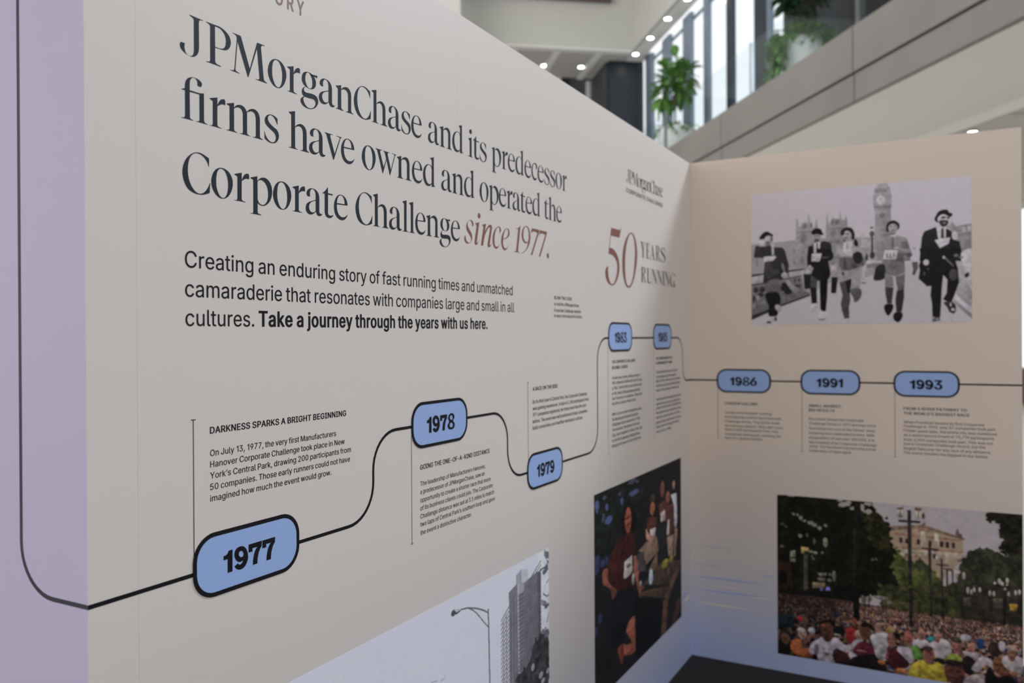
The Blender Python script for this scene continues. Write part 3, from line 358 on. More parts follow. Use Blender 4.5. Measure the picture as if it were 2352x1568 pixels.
x	745	86,0,41,0,139,143 238,285,336,428,336,397 336,367,336,336,244,472 149,609,57,745,102,745 149,745,196,745,228,697 259,648,289,601,314,564 334,530,352,497,369,466 389,434,407,405,387,405 365,405,344,405,363,434 381,466,397,497,415,530 434,564,458,601,489,648 523,697,554,745,599,745 644,745,692,745,597,607 503,470,411,332,411,361 411,391,411,420,507,281 605,139,703,0,656,0 609,0,564,0,527,55 489,112,454,167,430,202 411,236,393,267,375,299 358,328,340,358,360,358 381,358,403,358,383,328 365,299,350,267,334,236 314,202,291,167,253,112 216,55,179,0,134,0
y	764	100,-275,92,-273,102,-238 112,-202,120,-169,128,-169 134,-171,139,-171,163,-177 185,-179,204,-175,224,-171 240,-161,255,-145,271,-130 285,-104,297,-71,305,-47 312,-26,320,-2,224,248 130,495,33,745,79,745 122,745,165,745,218,599 271,452,324,305,342,259 356,214,367,171,379,126 391,83,405,41,389,41 375,41,361,41,373,83 385,126,397,171,411,216 424,259,440,305,493,452 546,599,599,745,642,745 686,745,729,745,621,460 511,173,401,-114,385,-153 367,-185,348,-210,326,-236 301,-253,273,-267,246,-279 214,-285,179,-285,159,-285 141,-283,128,-281,112,-279
z	747	277,0,83,0,83,29 83,59,83,90,220,269 360,448,499,629,499,631 499,633,499,635,363,635 230,635,94,635,94,672 94,709,94,745,281,745 468,745,654,745,654,713 654,682,654,650,519,473 383,295,248,118,248,116 248,114,248,110,387,110 527,110,666,110,666,75 666,37,666,0,472,0
0	890	519,-14,446,-14,371,-14 308,6,255,47,202,88 163,145,136,222,108,299 94,391,94,499,94,607 108,699,136,776,163,853 204,912,255,951,308,992 371,1014,446,1014,519,1014 582,992,635,951,688,912 727,853,754,776,782,699 796,607,796,499,796,391 782,299,754,222,727,145 688,88,635,47,583,6;397,98,446,98,495,98 536,114,570,145,605,177 631,222,648,283,666,342 676,415,676,499,676,583 666,656,648,717,631,776 605,823,570,855,536,886 495,904,446,904,397,904 354,886,320,855,287,823 259,776,242,717,224,656 214,583,214,499,214,415 224,342,242,283,259,222 287,177,320,145,354,114
1	890	356,0,149,0,149,35 149,71,149,108,356,108 562,108,768,108,768,71 768,35,768,0,562,0;491,1000,542,1000,542,666 542,334,542,0,501,0 460,0,417,0,417,293 417,587,417,880,415,880 413,880,411,880,330,821 250,762,169,703,169,749 169,794,169,839,242,892 316,945,389,1000,440,1000
2	890	338,0,126,0,126,31 126,63,126,92,238,212 348,330,460,450,499,489 530,525,554,554,580,585 597,615,611,642,623,670 629,699,629,729,629,766 621,796,605,823,587,849 566,868,536,882,509,896 475,904,440,904,401,904 367,896,338,878,310,862 289,841,273,811,257,784 250,750,250,711,210,711 169,711,130,711,130,770 141,823,169,868,196,914 234,949,281,974,328,1000 381,1014,442,1014,501,1014 554,1000,601,976,646,951 684,917,709,874,735,833 749,784,749,731,749,695 743,658,729,625,715,589 694,550,660,509,627,466 582,415,525,354,450,275 375,196,301,118,301,116 301,114,301,112,454,112 609,112,764,112,764,75 764,37,764,0,552,0
3	890	495,-14,428,-14,367,-14 310,-2,261,20,210,41 169,73,138,112,106,153 90,202,86,259,130,259 171,259,214,259,218,224 230,194,248,171,267,147 293,128,324,116,356,104 391,98,430,98,470,98 507,104,540,120,574,134 599,155,619,183,637,210 646,244,646,285,646,320 639,356,621,385,603,417 576,440,540,460,503,477 454,487,395,487,365,487 338,487,308,487,308,521 308,554,308,587,393,686 479,784,566,880,566,884 566,886,566,888,422,888 279,888,138,888,138,925 138,963,138,1000,336,1000 534,1000,731,1000,731,969 731,937,731,906,627,786 521,666,415,546,415,554 415,560,415,568,489,576 552,566,605,542,658,517 699,483,729,436,758,391 772,340,772,285,772,226 756,175,727,130,697,84 658,49,607,24,554,0
4	890	322,206,79,206,79,242 79,277,79,310,214,540 350,770,485,1000,527,1000 568,1000,611,1000,477,774 346,550,214,326,214,324 214,322,214,320,413,320 613,320,811,320,811,283 811,246,811,206,568,206;593,0,554,0,554,79 554,159,554,238,554,255 554,271,554,287,554,399 554,511,554,625,593,625 633,625,674,625,674,417 674,208,674,0,633,0
5	890	499,-14,434,-14,375,-14 322,-2,275,22,228,45 191,77,163,118,136,159 120,204,118,255,159,255 198,255,240,255,244,226 253,198,271,175,289,151 312,132,340,118,369,104 401,98,434,98,475,98 511,108,542,126,574,145 599,171,617,204,635,238 644,277,644,318,644,361 635,401,617,434,597,468 572,495,540,515,507,534 470,544,428,544,395,544 361,538,328,527,297,517 271,501,251,483,212,487 173,491,132,497,151,664 169,831,189,1000,365,1000 542,1000,719,1000,719,963 719,925,719,888,578,888 436,888,297,888,285,790 273,692,263,591,265,591 265,591,267,591,289,611 316,627,350,639,381,650 415,656,450,656,497,656 538,646,578,631,615,615 650,591,678,560,705,530 729,495,745,454,760,413 768,369,768,320,768,255 754,198,725,149,695,98 656,59,607,29,556,2
6	890	507,-14,444,-14,383,-14 328,0,279,29,232,57 193,96,165,145,139,196 126,253,126,318,126,365 136,417,157,470,179,523 216,589,269,668,346,778 420,890,495,1000,542,1000 587,1000,633,1000,521,837 409,676,297,513,293,513 289,513,285,513,295,532 308,550,324,566,342,582 361,593,385,603,407,613 434,617,462,617,523,617 576,605,621,580,666,554 701,517,727,472,750,424 764,371,764,308,764,246 750,191,723,143,695,94 656,55,609,28,562,0;407,94,444,94,483,94 519,104,548,124,578,141 601,167,617,198,635,232 642,267,642,308,642,350 635,387,617,418,601,452 578,475,548,493,519,513 483,521,444,521,407,521 371,513,342,495,312,477 289,452,271,420,253,389 246,352,246,310,246,269 253,232,271,200,289,167 312,141,342,124,371,104
7	890	236,0,191,0,338,293 487,587,635,880,635,884 635,886,635,888,464,888 293,888,122,888,122,925 122,963,122,1000,338,1000 552,1000,768,1000,768,961 768,921,768,882,619,587 472,295,324,0,279,0
8	890	511,-14,444,-14,377,-14 318,-2,267,22,214,47 175,79,145,122,116,163 102,212,102,265,102,308 110,348,128,383,145,418 169,450,198,473,228,497 261,513,301,521,301,521 301,523,301,525,251,536 212,564,183,605,153,646 138,694,138,747,138,798 151,843,177,884,204,923 240,955,287,978,332,1002 385,1014,444,1014,503,1014 556,1002,601,978,646,955 684,923,709,884,737,843 750,798,750,747,750,694 735,646,705,605,676,564 639,536,589,525,589,523 589,521,589,521,627,513 660,497,690,473,719,450 743,418,760,383,778,348 788,308,788,265,788,212 772,163,743,122,715,79 674,47,623,22,572,-2;401,96,444,96,489,96 527,104,560,118,591,134 617,153,635,179,652,206 662,238,662,273,662,310 652,342,633,371,615,399 589,420,556,438,523,454 485,462,444,462,403,462 365,454,332,438,299,420 273,399,255,371,236,342 226,310,226,273,226,238 236,206,253,179,271,153 297,134,328,118,361,104;409,570,444,570,479,570 511,576,538,589,566,603 587,625,603,648,619,674 627,703,627,739,627,772 619,800,605,825,589,851 568,870,540,882,513,896 481,904,444,904,409,904 375,896,348,882,320,870 299,851,285,825,269,800 261,772,261,739,261,703 269,674,285,648,299,625 320,603,350,589,377,576
9	890	383,1014,444,1014,507,1014 562,998,609,971,658,943 695,904,723,853,750,804 764,747,764,682,764,635 752,583,733,530,711,477 674,411,619,330,544,220 470,110,393,0,348,0 303,0,255,0,367,163 479,324,591,487,595,487 599,487,603,487,595,468 582,450,564,434,548,418 528,407,505,397,481,387 456,383,428,383,367,383 314,395,269,420,224,446 189,481,163,528,138,574 126,629,126,692,126,754 139,809,167,857,194,906 232,943,281,971,328,998;483,904,444,904,407,904 371,896,342,876,312,859 289,833,271,800,255,768 246,731,246,692,246,648 255,613,271,580,289,548 312,523,342,505,371,487 407,477,444,477,483,477 517,487,548,505,578,523 601,548,617,580,635,611 642,648,642,688,642,731 635,768,617,800,601,833 578,859,548,876,519,896
.	369	212,-8,187,-8,163,-8 141,0,124,18,106,35 98,55,98,81,98,106 106,128,124,143,141,161 163,171,187,171,212,171 234,161,251,143,269,128 277,106,277,81,277,55 269,35,251,18,234,0
,	369	104,-234,75,-234,94,-110 114,16,134,139,179,139 224,139,269,139,234,16 200,-110,165,-234,136,-234
'	405	187,625,153,625,147,749 143,874,138,1000,181,1000 224,1000,267,1000,261,874 257,749,251,625,220,625
’	348	132,625,102,625,122,750 141,874,161,1000,206,1000 251,1000,297,1000,261,874 228,750,193,625,163,625
-	890	517,479,662,479,662,444 662,407,662,369,517,369 369,369,224,369,224,407 224,444,224,479,369,479
:	369	212,-8,187,-8,163,-8 141,0,124,18,106,35 98,55,98,81,98,106 106,128,124,143,141,161 163,171,187,171,212,171 234,161,251,143,269,128 277,106,277,81,277,55 269,35,251,18,234,0;212,532,187,532,163,532 141,540,124,558,106,576 98,597,98,621,98,646 106,668,124,686,141,701 163,711,187,711,212,711 234,701,251,686,269,668 277,646,277,621,277,597 269,576,251,558,234,540
;	369	104,-234,75,-234,94,-110 114,16,134,139,179,139 224,139,269,139,234,16 200,-110,165,-234,136,-234;228,532,202,532,179,532 157,540,139,558,122,576 114,597,114,621,114,646 122,668,139,686,157,701 179,711,202,711,228,711 250,701,267,686,285,668 293,646,293,621,293,597 285,576,267,558,250,540
(	536	175,306,175,407,175,479 183,556,198,637,212,715 234,794,259,866,285,941 314,1004,348,1059,385,1059 424,1059,464,1059,430,990 401,917,375,841,350,764 330,690,316,615,305,542 297,472,297,407,297,346 303,287,314,226,326,163 346,100,369,31,395,-35 426,-110,464,-189,424,-189 385,-189,348,-189,291,-92 248,6,218,108,191,208
)	536	112,-189,73,-189,112,-108 143,-33,169,35,193,104 210,167,222,228,234,289 240,348,240,407,240,472 232,542,220,615,206,690 187,764,161,841,138,917 108,990,73,1059,112,1059 151,1059,191,1059,222,1004 251,941,279,866,305,794 324,715,340,635,354,556 361,479,361,407,361,306 348,204,316,104,287,4 246,-94,191,-189,151,-189
&	880	434,-14,387,-14,320,-14 265,-2,216,24,169,47 132,81,106,122,81,163 67,210,67,261,67,305 77,342,92,371,110,403 136,432,167,462,198,489 234,517,275,548,326,585 375,621,424,658,438,668 452,680,466,692,479,705 491,719,501,737,509,754 515,774,515,796,515,827 503,853,481,874,462,896 432,906,395,906,371,906 350,900,330,890,310,880 297,866,285,847,275,829 269,807,269,784,269,758 275,735,285,713,297,692 312,668,332,642,352,619 373,589,401,558,554,371 707,187,861,0,811,0 764,0,715,0,589,151 464,303,336,454,299,501 265,540,238,576,210,609 187,642,171,676,155,709 147,745,147,782,147,827 159,866,179,900,198,933 228,961,263,980,301,1000 344,1008,393,1008,442,1008 485,1000,523,980,558,961 585,935,605,902,627,870 637,833,637,794,637,764 631,737,619,711,607,684 593,660,572,639,552,617 528,595,503,576,436,527 369,477,303,426,261,397 234,369,216,342,198,316 191,289,191,257,191,226 198,196,214,171,230,147 253,128,281,112,310,98 342,90,379,90,418,90 458,100,493,116,530,134 562,157,591,187,621,218 644,255,660,297,678,340 686,387,686,440,723,440 762,440,802,440,802,377 794,324,780,283,764,240 749,206,729,181,709,155 692,136,678,122,670,112 662,102,654,92,621,57 582,31,532,14,483,-4
 	369	"""

def smooth_loop(pts, k=7):
    """closed outline through points; (x, y, corner)"""
    n = len(pts)
    out = []
    for i in range(n):
        p0, p1, p2, p3 = pts[i - 1], pts[i], pts[(i + 1) % n], pts[(i + 2) % n]
        out.append((p1[0], p1[1]))
        if p1[2] and p2[2]:
            continue
        a = Vector(p1[:2]); b = Vector(p2[:2])
        d = (b - a).length
        def tangent(prev, here, nxt):
            v1 = Vector(here[:2]) - Vector(prev[:2]); v2 = Vector(nxt[:2]) - Vector(here[:2])
            l1, l2 = max(v1.length, 1e-6), max(v2.length, 1e-6)
            t = (v1 / l1) * l2 + (v2 / l2) * l1
            return t / (l1 + l2) * d
        t1 = None if p1[2] else tangent(p0, p1, p2)
        t2 = None if p2[2] else tangent(p1, p2, p3)
        if t1 is None: t1 = (b - a) * 1.5 - t2 * 0.5
        if t2 is None: t2 = (b - a) * 1.5 - t1 * 0.5
        for s in range(1, k):
            t = s / k
            h1, h2 = 2 * t ** 3 - 3 * t ** 2 + 1, t ** 3 - 2 * t ** 2 + t
            h3, h4 = -2 * t ** 3 + 3 * t ** 2, t ** 3 - t ** 2
            q = a * h1 + t1 * h2 + b * h3 + t2 * h4
            out.append((q.x, q.y))
    return out

def winding(q, loops):
    n = 0
    for lp in loops:
        for i in range(len(lp)):
            (ax, ay), (bx, by) = lp[i - 1], lp[i]
            if (ay > q[1]) != (by > q[1]) and q[0] < (bx - ax) * (q[1] - ay) / (by - ay) + ax:
                n += 1 if by > ay else -1
    return n

def tess(loops, nonzero=False):
    """triangles that fill closed outlines -> (verts, tris)"""
    flat = [q for lp in loops for q in lp]
    big = 1000 / max(1e-9, max(abs(c) for q in flat for c in q))
    ed, k = [], 0
    for lp in loops:
        ed += [(k + i, k + (i + 1) % len(lp)) for i in range(len(lp))]
        k += len(lp)
    vs, _, fs, *_ = delaunay_2d_cdt([Vector((x * big, y * big)) for x, y in flat], ed, [], 0, 1e-4)
    V = [(v.x / big, v.y / big) for v in vs]
    T = []
    for f in fs:
        c = (sum(V[i][0] for i in f) / 3, sum(V[i][1] for i in f) / 3)
        n = winding(c, loops)
        if (n != 0) if nonzero else (n % 2):
            T.append(tuple(f))
    return V, T

SERIF, INTER, CACHE = {}, {}, {}
for ln in SERIF_RAW.strip().split('\n'):
    ch, body = ln.split('\t')
    shapes = []
    for sh in body.split('|'):
        loops = []
        for lp in sh.split(';'):
            if lp.strip():
                pts = []
                for t in lp.split():
                    c = t.endswith('c')
                    x, y = t.rstrip('c').split(',')
                    pts.append((float(x) / 1e4, float(y) / 1e4, c))
                loops.append(smooth_loop(pts))
        if loops:
            shapes.append(tess(loops))
    V, T = [], []
    for v, t in shapes:
        T += [tuple(i + len(V) for i in q) for q in t]
        V += v
    SERIF[ch] = (V, T, max(q[0] for q in V))

for ln in INTER_RAW.strip('\n').split('\n'):
    ch, adv, body = ln.split('\t')
    if ch == ' ': adv = '295'
    if ch == '1': body, adv = body.split(';')[1], '690'
    loops = []
    for sp in body.split(';'):
        if not sp.strip():
            continue
        b = [tuple(map(int, t.split(','))) for t in sp.split()]
        pts = []
        for i in range(len(b)):
            p, q = b[i], b[(i + 1) % len(b)]
            A, B, C_, D = (p[2], p[3]), (p[4], p[5]), (q[0], q[1]), (q[2], q[3])
            straight = abs((D[0] - A[0]) * (B[1] - A[1]) - (D[1] - A[1]) * (B[0] - A[0])) < 60 and abs((D[0] - A[0]) * (C_[1] - A[1]) - (D[1] - A[1]) * (C_[0] - A[0])) < 60
            n = 1 if straight else 4
            for s in range(n):
                t = s / n
                u = 1 - t
                pts.append(tuple((u ** 3 * A[k] + 3 * u * u * t * B[k] + 3 * u * t * t * C_[k] + t ** 3 * D[k]) / 1000 for k in (0, 1)))
        # drop doubled points
        out = [pts[0]]
        for q in pts[1:]:
            if abs(q[0] - out[-1][0]) + abs(q[1] - out[-1][1]) > 6e-3:
                out.append(q)
        if len(out) > 2 and abs(out[0][0] - out[-1][0]) + abs(out[0][1] - out[-1][1]) < 6e-3:
            out.pop()
        loops.append(out)
    INTER[ch] = (int(adv) / 1000, loops)

def sarea(lp):
    return sum(lp[i - 1][0] * lp[i][1] - lp[i][0] * lp[i - 1][1] for i in range(len(lp))) / 2

def embolden(loops, e):
    """widen strokes by e on each side (cap height = 1), less upwards than sideways"""
    if not loops or not e:
        return loops
    sg = 1 if sarea(max(loops, key=lambda l: abs(sarea(l)))) > 0 else -1
    out = []
    for lp in loops:
        n = len(lp)
        new = []
        for i in range(n):
            a, b, c = Vector(lp[i - 1]), Vector(lp[i]), Vector(lp[(i + 1) % n])
            d1, d2 = (b - a).normalized(), (c - b).normalized()
            n1, n2 = Vector((d1.y, -d1.x)) * sg, Vector((d2.y, -d2.x)) * sg
            m = n1 + n2
            dt = max(0.35, (1 + n1.dot(n2)) / 2)
            m = m / 2 / dt
            new.append((b.x + m.x * e, b.y + m.y * e * 0.55))
        out.append(new)
    return out

def inter_glyph(ch, bold):
    key = (ch, bold)
    if key not in CACHE:
        adv, loops = INTER[ch]
        e = bold / 1000
        lp = embolden(loops, e)
        v, t = tess(lp, True) if lp else ([], [])
        CACHE[key] = (adv + e * 1.2, v, t)
    return CACHE[key]

class Letters:
    """collects glyphs of one block of lettering into one flat mesh"""
    def __init__(self, face, lift=0.0004):
        self.v, self.t, self.face, self.lift = [], [], FACE[face], lift
    def add(self, verts, tris, fx):
        n = len(self.v)
        for q in verts:
            a, z = fx(*q)
            self.v.append(self.face(a, z, self.lift))
        self.t += [tuple(i + n for i in q) for q in tris]
    def sans(self, txt, bold, cap, xl, zl, xr, zr):
        pen, g = 0, []
        for ch in txt:
            adv, v, t = inter_glyph(ch, bold)
            g.append((pen, v, t))
            pen += adv
        lo = min(p + q[0] for p, v, t in g for q in v)
        hi = max(p + q[0] for p, v, t in g for q in v)
        k = (xr - xl) / (hi - lo)
        sl = (zr - zl) / (xr - xl)
        for p, v, t in g:
            self.add(v, t, lambda x, y, p=p: (xl + (p + x - lo) * k, zl + (p + x - lo) * k * sl + y * cap))
    def serif(self, keys, xl, xr, zl, zr, scale=1.0, wide=1.0):
        g = [SERIF[k] for k in keys]
        side = {'o': (-.8, -.8), 'e': (-.8, -.6), 'c': (-.8, -.6), 'C': (-.8, -.8), 'd': (-.6, .6), 'p': (.3, -.6), 'v': (-2.4, -2.4), 'w': (-2.4, -2.2), 'P': (.2, -4.6),
                'M': (.2, .2), 'J': (0, 3.0), 't': (-2.0, -1.2), 'a': (-.4, -.8), 's': (.2, .2), 'r': (.4, -1.6), 'i1': (-2, -3), 'i9': (-2, -3), 'i7': (-3.6, -10), 'i.': (-2, 0), 'is': (-3, -2), 'ii': (-3, -6), 'in': (-3, -6), 'ic': (-3, -6), 'ie': (-3, -6), 'A': (-3, -3), 'Y': (-3, -4)}
        sd = [side.get(k, (0, 0)) for k in keys]
        tot = sum(q[2] for q in g) * scale * wide
        adj = [(sd[i][1] + sd[i + 1][0]) * 1e-3 * scale for i in range(len(g) - 1)]
        gap = ((xr - xl) - tot - sum(adj)) / max(1, len(g) - 1)
        sl = (zr - zl) / (xr - xl)
        pen = xl
        for i, (v, t, wd) in enumerate(g):
            self.add(v, t, lambda x, y, pen=pen: (pen + x * scale * wide, zl + (pen + x * scale * wide - xl) * sl + y * scale))
            pen += wd * scale * wide + gap + (adj[i] if i < len(adj) else 0)
    def poly(self, pts):
        v, t = tess([pts])
        self.add(v, t, lambda x, y: (x, y))
    def build(self, name, m, parent):
        me = bpy.data.meshes.new(name)
        me.from_pydata(self.v, [], self.t)
        me.update()
        return link(name, me, m, parent)

# ------------------------------------------------------------------ floor
fl = box_obj('floor', (-25, -30, -0.1), (50, 45, -0.012), M['stone_floor'])
tag(fl, kind='structure')
cp = box_obj('carpet', (-9, -9, -0.0119), (L + 0.6, 1.8, 0), M['carpet'])
tag(cp, 'charcoal grey carpet laid under the exhibition panels', 'carpet')

# ------------------------------------------------------------------ the three exhibition panels
T = 0.035
main = empty('exhibition_panel', (0, 0, 0))
tag(main, 'long cream exhibition panel with the big navy serif heading and five year badges', 'exhibition panel', 'printed exhibition panels')
seams = [0.0, 0.0885, 1.0566, 2.0247, 2.9928, L]
for i in range(5):
    a, b = seams[i] + (0.0001 if i else 0), seams[i + 1] - (0.0001 if i < 4 else 0)
    bm = bmesh.new()
    c = 0.00015
    left = [(a, 0), (a + T, T)] if i == 0 else [(a, c), (a, T)]
    outline = [(a + (0 if i == 0 else c), 0), (b - c, 0), (b, c), (b, T)] + left[::-1] if i else [(0, 0), (b - c, 0), (b, c), (b, T), (T, T)]
    prism(bm, outline, lambda x, y, t: Vector((x, y, t * H)))
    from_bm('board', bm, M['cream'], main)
box_obj('frame', (0.04, T + 0.0005, 0), (L - 0.001, 0.075, H - 0.01), M['core'], main)

side = empty('exhibition_panel', (0, 0, 0))
tag(side, 'lilac return panel around the near corner, only a dark line on it', 'exhibition panel', 'printed exhibition panels')
bm = bmesh.new()
prism(bm, [(0, 0.0), (T, T), (T, 1.25), (0, 1.25)], lambda x, y, t: Vector((x, y + 0.00001, t * H)))
from_bm('board', bm, M['lilac'], side)

right = empty('exhibition_panel', (L, 0, 0))
tag(right, 'end panel facing the camera with the bowler hat and street crowd prints', 'exhibition panel', 'printed exhibition panels')
bm = bmesh.new()
box(bm, (L, -1.4, 0), (L + T, 0.05, H))
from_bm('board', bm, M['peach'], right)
box_obj('frame', (L + T + 0.0005, -1.38, 0), (L + 0.075, 0.04, H - 0.01), M['core'], right)

# ------------------------------------------------------------------ timeline
LW = 0.0073
def rounded(path, r, n=10):
    out = [Vector(path[0])]
    for i in range(1, len(path) - 1):
        a, b, c = Vector(path[i - 1]), Vector(path[i]), Vector(path[i + 1])
        rr = min(r, (a - b).length * 0.49, (c - b).length * 0.49)
        p, q = b + (a - b).normalized() * rr, b + (c - b).normalized() * rr
        for s in range(n + 1):
            t = s / n
            k = 0.5523
            c1, c2 = p + (b - p) * k, q + (b - q) * k
            out.append(p * (1 - t) ** 3 + c1 * 3 * t * (1 - t) ** 2 + c2 * 3 * t * t * (1 - t) + q * t ** 3)
    out.append(Vector(path[-1]))
    return out

def stroke(face, path, width, r, lift=0.0004):
    lt = Letters(face, lift)
    pts = rounded(path, r)
    vs = []
    for i, p in enumerate(pts):
        d = ((pts[min(i + 1, len(pts) - 1)] - p).normalized() + (p - pts[max(i - 1, 0)]).normalized()).normalized()
        nrm = Vector((-d.y, d.x)) * width / 2
        vs += [tuple(p + nrm), tuple(p - nrm)]
    tr = []
    for i in range(len(pts) - 1):
        tr += [(2 * i, 2 * i + 1, 2 * i + 3), (2 * i, 2 * i + 3, 2 * i + 2)]
    lt.add(vs, tr, lambda x, y: (x, y))
    return lt

stroke('M', [(0, 1.1666), (0.694, 1.1664), (0.694, 1.3606), (1.3245, 1.3606), (1.3245, 1.1606), (2.0112, 1.1612), (2.0112, 1.5745), (3.072, 1.5755), (3.078, 1.367), (L, 1.3663)], LW, 0.085).build('timeline_line', M['black'], main)
stroke('R', [(0, 1.3663), (1.4, 1.3692)], LW, 0.05).build('timeline_line', M['black'], right)
stroke('X', [(0, 1.1670), (0.1695, 1.1670), (0.1695, 2.44)], LW, 0.085).build('timeline_line', M['black_sheen'], side)

# ------------------------------------------------------------------ heading, paragraph, logo and anniversary lettering
heads = {}
for ln in """N|J P M o r g a n C h a s e|0.1752|0.8939|2.0658|2.0686|1.0
N|a n d|0.9209|1.0879|2.0687|2.0694|1.0
N|i t s|1.1117|1.2119|2.0695|2.0699|1.0
N|p r e d e c e s s o r|1.2392|1.7503|2.07|2.072|1.0
O|ﬁ r m s|0.1771|0.4063|1.9547|1.9556|1.0
O|h a v e|0.4328|0.635|1.9557|1.9565|1.0
O|o w n e d|0.6601|0.9529|1.9566|1.9577|1.0
O|a n d|0.9795|1.1451|1.9578|1.9584|1.0
O|o p e r a t e d|1.1717|1.5481|1.9585|1.96|1.0
O|t h e|1.5759|1.7102|1.9601|1.9606|1.0
Q|C o r p o r a t e|0.1786|0.6111|1.8298|1.8312|1.0
Q|C h a l l e n g e|0.6372|1.0687|1.8313|1.8328|1.0
I|is ii in ic ie|1.0902|1.3438|1.8328|1.8337|1.0
I|i1 i9 i7 i7 i.|1.3666|1.6094|1.8337|1.8345|1.0""".strip().split('\n'):
    b, keys, xl, xr, zl, zr, sc = ln.split('|')
    heads.setdefault(b, Letters('M')).serif(keys.split(), float(xl), float(xr), float(zl), float(zr), float(sc))
for k in 'NOQ':
    hd = heads[k].build('heading_line', M['navy'], main)
tag(heads['I'].build('accent_lettering', M['brown'], hd), 'brown italic closing words of the heading')

